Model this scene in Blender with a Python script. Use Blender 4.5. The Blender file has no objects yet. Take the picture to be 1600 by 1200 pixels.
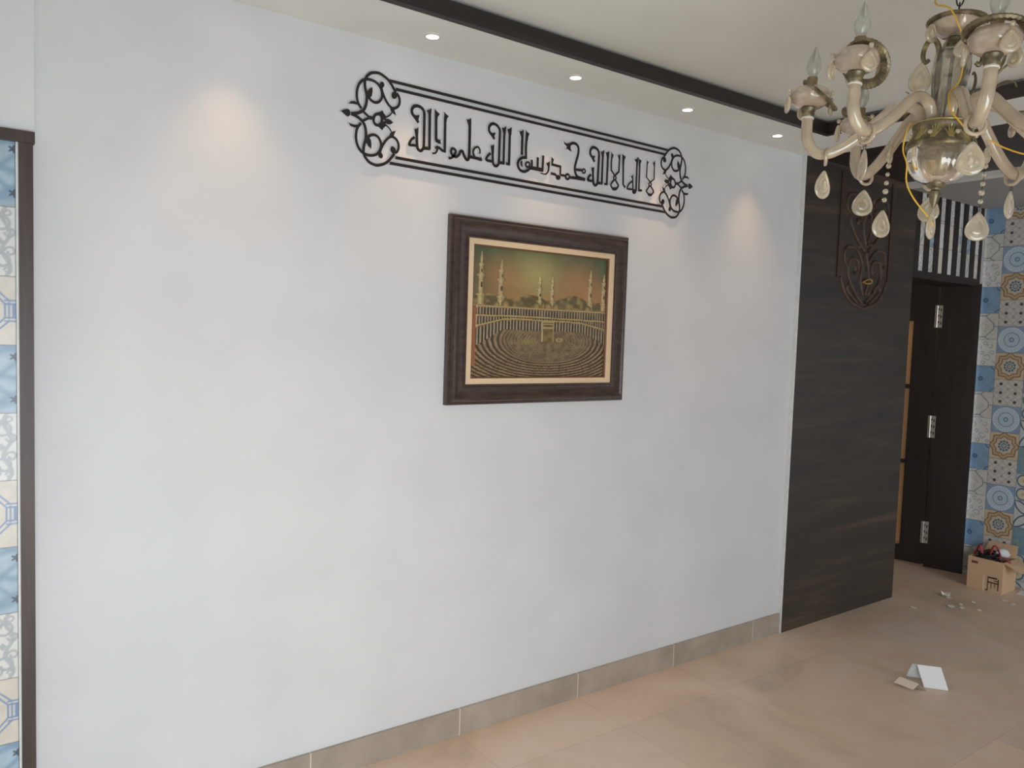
import bpy, math, random
import numpy as np
from mathutils import Vector, Matrix
SC = bpy.context.scene
COL = SC.collection
PI = math.pi

# ------------------------------------------------------------------ camera
# x runs along the white wall (its face is y = 0), y into the wall, z up, metres
CAM = Vector((0.0, -2.4838, 1.5527))
YAW, PITCH, ROLL, FPX = 0.6296, 0.0626, 0.0328, 1226.155
cy, sy, cp, sp = math.cos(YAW), math.sin(YAW), math.cos(PITCH), math.sin(PITCH)
fwd = Vector((sy * cp, cy * cp, -sp))
rgt = Vector((cy, -sy, 0.0))
upv = rgt.cross(fwd)
c_, s_ = math.cos(ROLL), math.sin(ROLL)
r2, u2 = rgt * c_ + upv * s_, upv * c_ - rgt * s_
cd = bpy.data.cameras.new('camera')
cam = bpy.data.objects.new('camera', cd)
COL.objects.link(cam)
cam.matrix_world = Matrix(((r2.x, u2.x, -fwd.x, CAM.x), (r2.y, u2.y, -fwd.y, CAM.y), (r2.z, u2.z, -fwd.z, CAM.z), (0, 0, 0, 1)))
cd.sensor_width = 36.0
cd.lens = FPX / 1600.0 * 36.0
cd.clip_start = 0.05
SC.camera = cam

# ------------------------------------------------------------------ world, lights, exposure
SC.view_settings.view_transform = 'Standard'
SC.view_settings.look = 'None'
SC.view_settings.gamma = 1.0
SC.view_settings.use_curve_mapping = False
SC.view_settings.exposure = 0.0
w = bpy.data.worlds.new('sky')
SC.world = w
w.use_nodes = True
bg = w.node_tree.nodes['Background']
bg.inputs[0].default_value = (0.75, 0.86, 1.0, 1)
bg.inputs[1].default_value = 1.0

def area(name, loc, target, sx, sz, power, color, spread=PI):
    l = bpy.data.lights.new(name, 'AREA')
    l.shape = 'RECTANGLE'; l.size = sx; l.size_y = sz; l.energy = power; l.color = color; l.spread = spread
    o = bpy.data.objects.new(name, l); COL.objects.link(o)
    o.location = loc
    o.rotation_euler = (Vector(target) - Vector(loc)).to_track_quat('-Z', 'Y').to_euler()
    return o
# daylight entering by the balcony opening behind the camera (the opening itself is built below); sky light falls downwards
area('daylight', (0.65, -3.12, 0.80), (0.65, 0.0, -0.62), 2.0, 1.6, 63.0, (0.91, 0.96, 1.0))
# added fill lamp that brightens the hall tiles, set at an invented side opening
area('hall_fill_light', (3.73, -4.0, 1.25), (5.75, -1.0, 0.95), 1.4, 1.6, 64.0, (0.95, 0.97, 1.0))

# ------------------------------------------------------------------ helpers
class MB:
    """collects vertices and faces of ONE mesh"""
    def __init__(s): s.v = []; s.f = []
    def add(s, vs, fs):
        n = len(s.v); s.v += [tuple(p) for p in vs]; s.f += [tuple(i + n for i in q) for q in fs]
        return s
    def box(s, x0, x1, y0, y1, z0, z1):
        vs = [(x, y, z) for z in (z0, z1) for y in (y0, y1) for x in (x0, x1)]
        return s.add(vs, [(0, 2, 3, 1), (4, 5, 7, 6), (0, 1, 5, 4), (2, 6, 7, 3), (0, 4, 6, 2), (1, 3, 7, 5)])
    def prism(s, poly, z0, z1, fn=None):
        """polygon in the plane extruded from z0 to z1; fn maps (a, b, c) to a point"""
        fn = fn or (lambda a, b, c: (a, b, c))
        n = len(poly)
        vs = [fn(a, b, z0) for a, b in poly] + [fn(a, b, z1) for a, b in poly]
        fs = [tuple(range(n))[::-1], tuple(range(n, 2 * n))] + [(i, (i + 1) % n, n + (i + 1) % n, n + i) for i in range(n)]
        return s.add(vs, fs)
    def lathe(s, prof, seg=32, M=None, mod=None, close=False, zmod=None):
        """prof: [(r, z)]; mod(k, phi, r, z) -> r"""
        vs, fs = [], []
        m = len(prof)
        for k, (r, z) in enumerate(prof):
            for j in range(seg):
                p = 2 * PI * j / seg
                rr = mod(k, p, r, z) if mod else r
                vs.append(Vector((rr * math.cos(p), rr * math.sin(p), z + (zmod(k, p) if zmod else 0.0))))
        for k in range(m if close else m - 1):
            for j in range(seg):
                a, b = k * seg + j, k * seg + (j + 1) % seg
                k2 = (k + 1) % m
                fs.append((a, b, k2 * seg + (j + 1) % seg, k2 * seg + j))
        if not close:
            if prof[0][0] > 1e-6: fs.append(tuple(range(seg))[::-1])
            if prof[-1][0] > 1e-6: fs.append(tuple(range((m - 1) * seg, m * seg)))
        if M: vs = [M @ v for v in vs]
        return s.add(vs, fs)
    def tube(s, pts, rad, seg=12, flat=None, closed=False):
        """tube along pts with radius rad (number or list)"""
        P = [Vector(p) for p in pts]; n = len(P)
        R = rad if isinstance(rad, (list, tuple)) else [rad] * n
        T = []
        for i in range(n):
            a = P[(i - 1) % n] if (closed or i > 0) else P[i]
            b = P[(i + 1) % n] if (closed or i < n - 1) else P[i]
            T.append((b - a).normalized())
        nrm = T[0].cross(Vector((0, 0, 1)))
        if nrm.length < 0.05: nrm = T[0].cross(Vector((1, 0, 0)))
        nrm.normalize()
        vs = []
        for i in range(n):
            nrm = (nrm - T[i] * nrm.dot(T[i])).normalized()
            bi = T[i].cross(nrm)
            for j in range(seg):
                p = 2 * PI * j / seg
                vs.append(P[i] + nrm * (R[i] * math.cos(p)) + bi * (R[i] * math.sin(p) * (flat or 1.0)))
        fs = []
        for i in range(n if closed else n - 1):
            i2 = (i + 1) % n
            for j in range(seg):
                fs.append((i * seg + j, i * seg + (j + 1) % seg, i2 * seg + (j + 1) % seg, i2 * seg + j))
        if not closed:
            fs.append(tuple(range(seg))[::-1]); fs.append(tuple(range((n - 1) * seg, n * seg)))
        return s.add(vs, fs)
    def sphere(s, c, r, seg=14, rings=8, sc=(1, 1, 1)):
        prof = [(math.sin(PI * i / rings) * r, -math.cos(PI * i / rings) * r) for i in range(rings + 1)]
        prof[0] = (0.0, prof[0][1]); prof[-1] = (0.0, prof[-1][1])
        return s.lathe(prof, seg, Matrix.Translation(c) @ Matrix.Diagonal((sc[0], sc[1], sc[2], 1)))
    def build(s, name, mat, parent=None, smooth=True, angle=35, matrix=None, mat2=None, pick=None):
        me = bpy.data.meshes.new(name)
        me.from_pydata(s.v, [], s.f)
        me.validate(); me.update()
        if smooth:
            me.polygons.foreach_set('use_smooth', [True] * len(me.polygons))
            me.set_sharp_from_angle(angle=math.radians(angle))
        me.materials.append(mat)
        if mat2:
            me.materials.append(mat2)
            me.polygons.foreach_set('material_index', [1 if pick(f) else 0 for f in me.polygons])
        o = bpy.data.objects.new(name, me); COL.objects.link(o)
        if parent: o.parent = parent
        if matrix is not None: o.matrix_local = matrix
        return o

def smooth_path(pts, n=6):
    """Catmull-Rom through pts (any dimension)"""
    P = [np.array(p, float) for p in pts]
    P = [2 * P[0] - P[1]] + P + [2 * P[-1] - P[-2]]
    out = []
    for i in range(1, len(P) - 2):
        a, b, c, d = P[i - 1], P[i], P[i + 1], P[i + 2]
        for k in range(n):
            t = k / n
            out.append(0.5 * ((2 * b) + (c - a) * t + (2 * a - 5 * b + 4 * c - d) * t * t + (3 * b - a - 3 * c + d) * t ** 3))
    out.append(P[-2])
    return out

def thing(name, label, cat, loc=(0, 0, 0), rz=0.0, group=None):
    o = bpy.data.objects.new(name, None); COL.objects.link(o)
    o.empty_display_size = 0.05
    o.location = loc; o.rotation_euler = (0, 0, rz)
    return tag(o, label, cat, group)
def tag(o, label, cat, group=None):
    o['label'] = label; o['category'] = cat
    if group: o['group'] = group
    return o
def struct(o, label=None):
    o['kind'] = 'structure'
    if label: o['label'] = label
    return o

# ------------------------------------------------------------------ materials
def srgb(r, g, b):
    f = lambda c: c / 12.92 if c <= 0.04045 else ((c + 0.055) / 1.055) ** 2.4
    return (f(r / 255), f(g / 255), f(b / 255), 1.0)
class NT:
    def __init__(s, name):
        s.m = bpy.data.materials.new(name); s.m.use_nodes = True
        s.t = s.m.node_tree; s.b = s.t.nodes['Principled BSDF']
    def n(s, typ, **k):
        x = s.t.nodes.new(typ)
        for a, v in k.items(): setattr(x, a, v)
        return x
    def l(s, a, b): s.t.links.new(a, b)
    def math(s, op, a, b=None):
        x = s.n('ShaderNodeMath', operation=op)
        for i, v in enumerate((a, b)):
            if v is None: continue
            if isinstance(v, (int, float)): x.inputs[i].default_value = v
            else: s.l(v, x.inputs[i])
        return x.outputs[0]
    def mix(s, f, a, b, blend='MIX'):
        x = s.n('ShaderNodeMix', data_type='RGBA', blend_type=blend)
        for i, v in ((0, f), (6, a), (7, b)):
            if isinstance(v, (int, float)): x.inputs[i].default_value = v
            elif isinstance(v, tuple): x.inputs[i].default_value = v
            else: s.l(v, x.inputs[i])
        return x.outputs[2]
    def coord(s): return s.n('ShaderNodeTexCoord').outputs['Object']
    def noise(s, scale, detail=3.0, rough=0.5, stretch=None, dist=0.0):
        v = s.coord()
        if stretch:
            mp = s.n('ShaderNodeMapping'); mp.inputs['Scale'].default_value = stretch; s.l(v, mp.inputs[0]); v = mp.outputs[0]
        x = s.n('ShaderNodeTexNoise'); x.inputs['Scale'].default_value = scale; x.inputs['Detail'].default_value = detail
        x.inputs['Roughness'].default_value = rough; x.inputs['Distortion'].default_value = dist
        s.l(v, x.inputs['Vector']); return x.outputs['Fac']
    def ramp(s, fac, stops):
        x = s.n('ShaderNodeValToRGB'); e = x.color_ramp.elements
        e[0].position, e[0].color = stops[0]; e[1].position, e[1].color = stops[-1]
        for p, c in stops[1:-1]:
            k = e.new(p); k.color = c
        s.l(fac, x.inputs[0]); return x.outputs[0]
    def bump(s, h, strength=0.2, dist=0.01):
        x = s.n('ShaderNodeBump'); x.inputs['Strength'].default_value = strength; x.inputs['Distance'].default_value = dist
        s.l(h, x.inputs['Height']); s.l(x.outputs[0], s.b.inputs['Normal'])
    def set(s, **k):
        names = dict(rough='Roughness', metal='Metallic', trans='Transmission Weight', ior='IOR', coat='Coat Weight', coatr='Coat Roughness',
                     sheen='Sheen Weight', spec='Specular IOR Level', alpha='Alpha', sss='Subsurface Weight', film='Thin Film Thickness', filmior='Thin Film IOR')
        for a, v in k.items():
            if a == 'color':
                if isinstance(v, tuple): s.b.inputs['Base Color'].default_value = v
                else: s.l(v, s.b.inputs['Base Color'])
            else: s.b.inputs[names[a]].default_value = v
        return s

def paint(name, c, rough=0.6, var=0.03, bump=0.04):
    t = NT(name)
    d = tuple(x * (1 - var * 2) for x in c[:3]) + (1,)
    f = t.noise(3.0, 4)
    t.set(color=t.ramp(f, [(0.35, d), (0.65, c)]), rough=rough)
    t.bump(t.noise(160.0, 2), bump, 0.002)
    return t.m
def wood(name, dark, light, rough=0.4, stretch=(1, 1, 14), scale=3.0, coat=0.0, bump=0.1):
    t = NT(name)
    f = t.noise(scale, 6, 0.6, stretch, 0.4)
    t.set(color=t.ramp(f, [(0.3, dark), (0.5, tuple((a + b) / 2 for a, b in zip(dark, light))), (0.72, light)]), rough=rough, coat=coat, coatr=0.15)
    t.bump(t.noise(scale * 4, 4, 0.6, stretch), bump, 0.003)
    return t.m
def plain(name, c, rough=0.5, **k):
    t = NT(name)
    d = tuple(x * 0.88 for x in c[:3]) + (1,)
    t.set(color=t.ramp(t.noise(40.0, 3), [(0.3, d), (0.7, c)]), rough=rough, **k)
    return t.m
def vcol(name, rough=0.4, bump=0.0, **k):
    t = NT(name)
    a = t.n('ShaderNodeAttribute', attribute_name='pattern')
    f = t.noise(55.0, 4)
    t.set(color=t.mix(0.22, a.outputs['Color'], t.mix(f, (0.25, 0.25, 0.25, 1), (1, 1, 1, 1)), 'MULTIPLY'), rough=rough, **k)
    if bump: t.bump(t.noise(220.0, 3), bump, 0.002)
    return t.m

M = {}
M['wall'] = paint('white_wall_paint', (0.68, 0.69, 0.70, 1), 0.55)
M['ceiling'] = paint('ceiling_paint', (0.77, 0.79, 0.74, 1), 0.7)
M['hallceiling'] = paint('hall_ceiling_shaded_paint', (0.36, 0.36, 0.35, 1), 0.7)  # darker copy of the ceiling paint, with the hall's shade put into its colour
M['dark'] = wood('dark_stained_wood', srgb(36, 30, 28), srgb(62, 52, 47), 0.42, (1, 1, 14))
M['darkx'] = wood('dark_stained_wood_long', srgb(26, 21, 21), srgb(48, 39, 36), 0.4, (0.6, 14, 14))
M['post'] = wood('brown_post_wood', srgb(46, 36, 31), srgb(72, 57, 49), 0.45, (14, 14, 1.0))
M['doorwood'] = wood('door_wood', srgb(24, 20, 18), srgb(44, 36, 32), 0.5, (10, 10, 0.7))
M['frame'] = wood('picture_frame_wood', srgb(42, 32, 28), srgb(78, 60, 50), 0.32, (3, 14, 14), 5.0, 0.3)
def panel_mat():
    t = NT('panel_veneer')
    f = t.noise(1.6, 6, 0.62, (0.55, 1, 7.0), 0.6)
    g = t.noise(9.0, 4, 0.6, (0.5, 1, 16))
    col = t.ramp(f, [(0.3, srgb(46, 41, 38)), (0.55, srgb(59, 53, 47)), (0.75, srgb(96, 76, 59))])
    t.set(color=t.mix(0.35, col, t.mix(g, (0.35, 0.35, 0.35, 1), (1, 1, 1, 1)), 'MULTIPLY'), rough=0.46)
    t.bump(g, 0.12, 0.002)
    return t.m
M['panel'] = panel_mat()
M['carve'] = wood('carved_wood', srgb(42, 34, 29), srgb(90, 67, 52), 0.45, (3, 3, 3), 8.0)
M['carveband'] = wood('carved_band_wood', srgb(46, 35, 30), srgb(76, 55, 45), 0.4, (14, 14, 1.5))
M['sign'] = plain('black_sign_face', srgb(30, 26, 30), 0.4)
M['signedge'] = plain('white_sign_edge', srgb(232, 232, 232), 0.5)
M['liner'] = paint('cream_linen_liner', srgb(226, 200, 165), 0.8, 0.03, 0.3)
M['fillet'] = plain('brown_fillet', srgb(120, 84, 60), 0.5)
M['art'] = vcol('embossed_metal_picture', 0.36, 0.1, metal=0.15)
M['tile'] = vcol('patterned_wall_tile', 0.3)
M['tileedge'] = plain('tile_edge_white', srgb(225, 228, 226), 0.4)
M['hinge'] = plain('nickel_hinge', srgb(200, 198, 190), 0.35, metal=0.6)
M['slot'] = plain('hinge_slot_shadow_gap', srgb(20, 18, 16), 0.8)
M['lamp_white'] = plain('white_lamp_ring', srgb(225, 224, 220), 0.4)
def floor_mat():
    t = NT('floor_porcelain')
    o = t.coord(); s = t.n('ShaderNodeSeparateXYZ'); t.l(o, s.inputs[0])
    def cell(v, off, step):
        a = t.math('DIVIDE', t.math('SUBTRACT', v, off), step)
        fr = t.math('FRACT', a)
        edge = t.math('MINIMUM', fr, t.math('SUBTRACT', 1.0, fr))
        return t.math('FLOOR', a), t.math('MULTIPLY', edge, step)
    ix, ex = cell(s.outputs[0], 1.604, 0.6)
    iy, ey = cell(s.outputs[1], -0.304, 0.88)
    grout = t.math('LESS_THAN', t.math('MINIMUM', ex, ey), 0.0013)
    cv = t.n('ShaderNodeCombineXYZ'); t.l(ix, cv.inputs[0]); t.l(iy, cv.inputs[1])
    wn = t.n('ShaderNodeTexWhiteNoise'); t.l(cv.outputs[0], wn.inputs['Vector'])
    f = t.noise(1.5, 6, 0.62, None, 0.7)
    f2 = t.noise(7.0, 5, 0.6)
    base = t.ramp(f, [(0.30, srgb(200, 180, 158)), (0.5, srgb(226, 200, 176)), (0.7, srgb(230, 212, 196))])
    base = t.mix(0.35, base, t.mix(f2, (0.62, 0.62, 0.6, 1), (1, 1, 1, 1)), 'MULTIPLY')
    base = t.mix(1.0, base, t.mix(wn.outputs['Value'], (0.92, 0.93, 0.95, 1), (1.04, 1.02, 1.01, 1)), 'MULTIPLY')
    t.set(color=t.mix(t.math('MULTIPLY', grout, 0.4), base, srgb(150, 130, 114)), rough=0.42, spec=0.4)
    t.bump(t.noise(60, 4), 0.05, 0.002)
    return t.m
M['floor'] = floor_mat()
def skirt_mat():
    t = NT('skirting_porcelain')
    o = t.coord(); s = t.n('ShaderNodeSeparateXYZ'); t.l(o, s.inputs[0])
    a = t.math('DIVIDE', t.math('SUBTRACT', s.outputs[0], 1.604), 0.6)
    fr = t.math('FRACT', a)
    e = t.math('MULTIPLY', t.math('MINIMUM', fr, t.math('SUBTRACT', 1.0, fr)), 0.6)
    g = t.math('LESS_THAN', e, 0.002)
    f = t.noise(5.0, 6, 0.6)
    base = t.ramp(f, [(0.3, srgb(150, 139, 126)), (0.7, srgb(178, 166, 152))])
    t.set(color=t.mix(g, base, srgb(215, 208, 198)), rough=0.4)
    return t.m
M['skirt'] = skirt_mat()
# chandelier
def glass(name, c, trans, rough=0.06, film=0.0):
    t = NT(name)
    d = tuple(x * 0.8 for x in c[:3]) + (1,)
    t.set(color=t.ramp(t.noise(30.0, 3), [(0.3, d), (0.7, c)]), rough=rough, trans=trans, ior=1.46, coat=0.8, coatr=0.03, film=film, filmior=1.5)
    return t.m
M['pearl'] = glass('champagne_pearl_glass', (0.82, 0.68, 0.49, 1), 0.50, 0.08, 420.0)
M['dish'] = glass('pink_amber_glass', (0.93, 0.78, 0.62, 1), 0.62, 0.10, 450.0)
M['drop'] = glass('pearl_drop_glass', (0.93, 0.82, 0.61, 1), 0.66, 0.06, 430.0)
M['clear'] = glass('clear_amber_glass', (0.97, 0.86, 0.66, 1), 0.92, 0.02, 0.0)
M['vase'] = glass('clear_tinted_vase_glass', (0.94, 0.90, 0.80, 1), 0.92, 0.03, 0.0)
def brass_mat():
    t = NT('antique_brass')
    f = t.noise(45.0, 5)
    t.set(color=t.ramp(f, [(0.3, srgb(82, 75, 60)), (0.55, srgb(126, 116, 90)), (0.75, srgb(184, 172, 126))]), rough=0.4, metal=0.6)
    return t.m
M['brass'] = brass_mat()
M['brasslight'] = plain('worn_bright_brass', srgb(186, 172, 112), 0.38, metal=0.55)
M['sleeve'] = plain('candle_sleeve_brass', srgb(150, 130, 94), 0.45, metal=0.4)
M['bulb'] = glass('frosted_bulb_glass', (0.84, 0.86, 0.77, 1), 0.8, 0.3)
M['chain'] = plain('dark_chain_metal', srgb(58, 54, 50), 0.45, metal=0.7)
M['whitetip'] = plain('white_arm_collar', srgb(225, 220, 208), 0.4)
M['yellow'] = plain('yellow_wire_plastic', srgb(226, 180, 58), 0.45)
M['carton'] = paint('corrugated_carton', srgb(208, 175, 141), 0.85, 0.05, 0.2)
M['cartonin'] = paint('carton_inside', srgb(92, 84, 62), 0.9, 0.05, 0.2)
M['ink'] = plain('brown_print_ink', srgb(72, 48, 40), 0.8)
M['redink'] = plain('red_brown_label_ink', srgb(122, 62, 54), 0.8)
M['paper'] = paint('white_paper', srgb(228, 230, 232), 0.8, 0.02, 0.05)
M['creampaper'] = paint('cream_paper', srgb(236, 222, 202), 0.8, 0.03, 0.05)
M['printpaper'] = NT('printed_paper').set(rough=0.85).m
M['black'] = plain('black_rubber', srgb(30, 29, 32), 0.5)
M['red'] = plain('red_cloth', srgb(170, 62, 72), 0.8)
M['plastic'] = plain('white_plastic_film', srgb(214, 216, 216), 0.3)
M['gold'] = plain('gold_metal', srgb(205, 172, 88), 0.3, metal=0.7)
M['scrap'] = plain('torn_paper_scrap', srgb(232, 226, 212), 0.8)
t = NT('printed_paper_newsprint')
t.set(color=t.ramp(t.noise(420.0, 2, 0.5, (1, 3, 1)), [(0.42, srgb(150, 138, 118)), (0.6, srgb(214, 204, 182))]), rough=0.85)
M['printpaper'] = t.m
t = NT('amber_frosted_pane')
t.set(color=t.ramp(t.noise(6.0, 3), [(0.3, srgb(220, 190, 150)), (0.7, srgb(240, 214, 176))]), rough=0.5, trans=0.8)
M['pane'] = t.m
t = NT('lamp_lens_lit')
t.b.inputs['Emission Color'].default_value = (1.0, 0.93, 0.82, 1); t.b.inputs['Emission Strength'].default_value = 9.0
M['lens'] = t.m

# ================================================================== SETTING
XL, XH, XE, YB = -1.9, 3.72, 5.75, -5.0       # left wall, header, hall end wall, wall behind the camera
ZS, ZC, ZH = 2.53, 2.59, 2.505                # soffit, recessed ceiling, hall ceiling
struct(MB().box(XL, 7.4, YB, 2.2, -0.08, 0.0).build('floor', M['floor'], smooth=False), 'beige porcelain tile floor with dust and scraps')
struct(MB().box(XL, 4.70, 0.0, 0.14, 0.0, 2.8).build('wall_back', M['wall'], smooth=False), 'plain white wall with a calligraphy sign and a framed relief')
struct(MB().box(0.2, 3.632, -0.012, 0.0, 0.0, 0.106).build('baseboard_back', M['skirt'], smooth=False), 'grey beige tile skirting along the white wall')
# wall of the left side stands a little in front of the white wall
struct(MB().box(XL, 0.2, -0.078, 0.0, 2.032, 2.66).box(XL, 0.158, -0.062, 0.0, 0.0, 2.032).build('wall_left', M['wall'], smooth=False), 'white wall piece above the dark rail at the left edge')
struct(MB().box(XL - 0.1, XL, -3.2, 0.1, 0, 2.8).build('wall_side', M['wall'], smooth=False))
# wall behind the camera with a wide balcony opening for the daylight; the hall runs on further, its side opening added for the fill lamp
YF = -3.1
struct(MB().box(XL, -0.7, YF - 0.1, YF, 0, 2.8).box(-0.7, 1.5, YF - 0.1, YF, 2.1, 2.8).box(1.5, XH, YF - 0.1, YF, 0, 2.8).box(XH - .1, XH, YB, -4.75, 0, 2.8).box(XH - .1, XH, -3.25, YF, 0, 2.8).box(XH - .1, XH, -4.75, -3.25, 0, 0.4).box(XH - .1, XH, -4.75, -3.25, 2.1, 2.8)
       .box(XH, 5.9, YB - 0.1, YB, 0, 2.8).build('wall_front', M['wall'], smooth=False))
# end wall of the hall (its tiles are a skin of their own)
struct(MB().box(XE, XE + 0.12, YB, 0.1, 0.0, 2.8).build('wall_right', M['wall'], smooth=False))
# ceiling: soffit around a recessed panel
CX0, CX1, CY0, CY1 = 0.5, 3.36, -2.78, -0.305
c = MB()
c.box(XL, XH, CY1, 0.0, ZS, 2.8).box(CX1, XH, YF - .1, CY1, ZS, 2.8).box(XL, CX0, YF - .1, CY1, ZS, 2.8).box(CX0, CX1, YF - .1, CY0, ZS, 2.8)
c.box(CX0, CX1, CY0, CY1, ZC, 2.8)
struct(c.build('ceiling', M['ceiling'], smooth=False), 'white ceiling with a lower border around a recessed panel')
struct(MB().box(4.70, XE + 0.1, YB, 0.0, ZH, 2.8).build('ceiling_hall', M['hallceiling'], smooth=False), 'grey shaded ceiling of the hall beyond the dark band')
# dark wooden edging of the recess
e = 0.028
struct(MB().box(CX0, CX1, CY1 - e, CY1, ZS - 0.004, 2.578).build('trim_1', M['darkx'], smooth=False), 'dark wood edging of the ceiling recess along the white wall')
struct(MB().box(CX1 - e, CX1, CY0, CY1 - e, ZS - 0.004, 2.578).build('trim_2', M['dark'], smooth=False), 'dark wood edging of the ceiling recess above the chandelier')
struct(MB().box(CX0, CX0 + e, CY0, CY1 - e, ZS - 0.004, 2.578).build('trim_3', M['dark'], smooth=False))
struct(MB().box(CX0 + e, CX1 - e, CY0, CY0 + e, ZS - 0.004, 2.578).build('trim_4', M['darkx'], smooth=False))
# dark wooden band across the ceiling between room and hall, white edge on its far side
struct(MB().box(XH, 4.64, YB, 0.0, ZS, 2.8).build('ceiling_band', M['dark'], smooth=False), 'dark wood band across the ceiling between the room and the hall')
struct(MB().box(4.64, 4.70, YB, -0.0, 2.50, 2.8).build('trim_5', M['ceiling'], smooth=False), 'white edge strip on the far side of the dark ceiling band')
# left: thin dark rail and post around the tiled part
struct(MB().box(XL, 0.2, -0.092, -0.062, 2.003, 2.032).build('trim_6', M['post'], smooth=False), 'dark rail across the top of the left tiles')
struct(MB().box(0.164, 0.196, -0.088, 0.0, 0.0, 2.003).build('trim_7', M['post'], smooth=False), 'dark brown post beside the left tiles')
struct(MB().box(0.158, 0.164, -0.082, -0.0, 0.0, 2.003).build('trim_8', M['tileedge'], smooth=False), 'white tile edge strip beside the brown post')
struct(MB().box(3.632, 3.638, -0.02, 0.0, 0.0, ZS).build('trim_9', M['tileedge'], smooth=False), 'thin white edge strip beside the dark panel')
# the room behind the door
struct(MB().box(4.2, 7.4, 2.1, 2.2, 0, 2.8).box(7.3, 7.4, 0.0, 2.1, 0, 2.8).box(4.2, 4.3, 0.14, 2.1, 0, 2.8).box(5.87, 7.4, 0.0, 0.1, 0, 2.8).build('wall_beyond', M['wall'], smooth=False))
struct(MB().box(4.2, 7.4, 0.0, 2.2, 2.6, 2.8).build('ceiling_beyond', M['ceiling'], smooth=False))
lb = bpy.data.lights.new('room_lamp', 'POINT'); lb.energy = 13.0; lb.color = (1.0, 0.62, 0.32); lb.shadow_soft_size = 0.08
o = bpy.data.objects.new('room_lamp', lb); COL.objects.link(o); o.location = (6.05, 0.75, 2.35)

# ------------------------------------------------------------------ patterned tiles (pattern computed per vertex)
rng = np.random.RandomState(7)
def C3(r, g, b): return np.array(srgb(r, g, b)[:3])
def vnoise(u, v, f, seed):
    r = np.random.RandomState(seed); g = r.rand(40, 40)
    x, y = u * f, v * f
    xi, yi = np.floor(x).astype(int), np.floor(y).astype(int)
    fx, fy = x - xi, y - yi
    fx, fy = fx * fx * (3 - 2 * fx), fy * fy * (3 - 2 * fy)
    G = lambda a, b: g[a % 40, b % 40]
    return (G(xi, yi) * (1 - fx) + G(xi + 1, yi) * fx) * (1 - fy) + (G(xi, yi + 1) * (1 - fx) + G(xi + 1, yi + 1) * fx) * fy
def lay(col, mask, c, a=1.0):
    m = np.clip(mask, 0, 1)[..., None] * a
    return col * (1 - m) + c * m
def line(d, w, s=0.012): return np.clip((w - np.abs(d)) / s + 0.5, 0, 1)
def fill(d, s=0.012): return np.clip(-d / s + 0.5, 0, 1)
def seg(u, v, a, b):
    ax, ay = a; bx, by = b
    t = np.clip(((u - ax) * (bx - ax) + (v - ay) * (by - ay)) / ((bx - ax) ** 2 + (by - ay) ** 2 + 1e-9), 0, 1)
    return np.hypot(u - ax - t * (bx - ax), v - ay - t * (by - ay))
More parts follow.
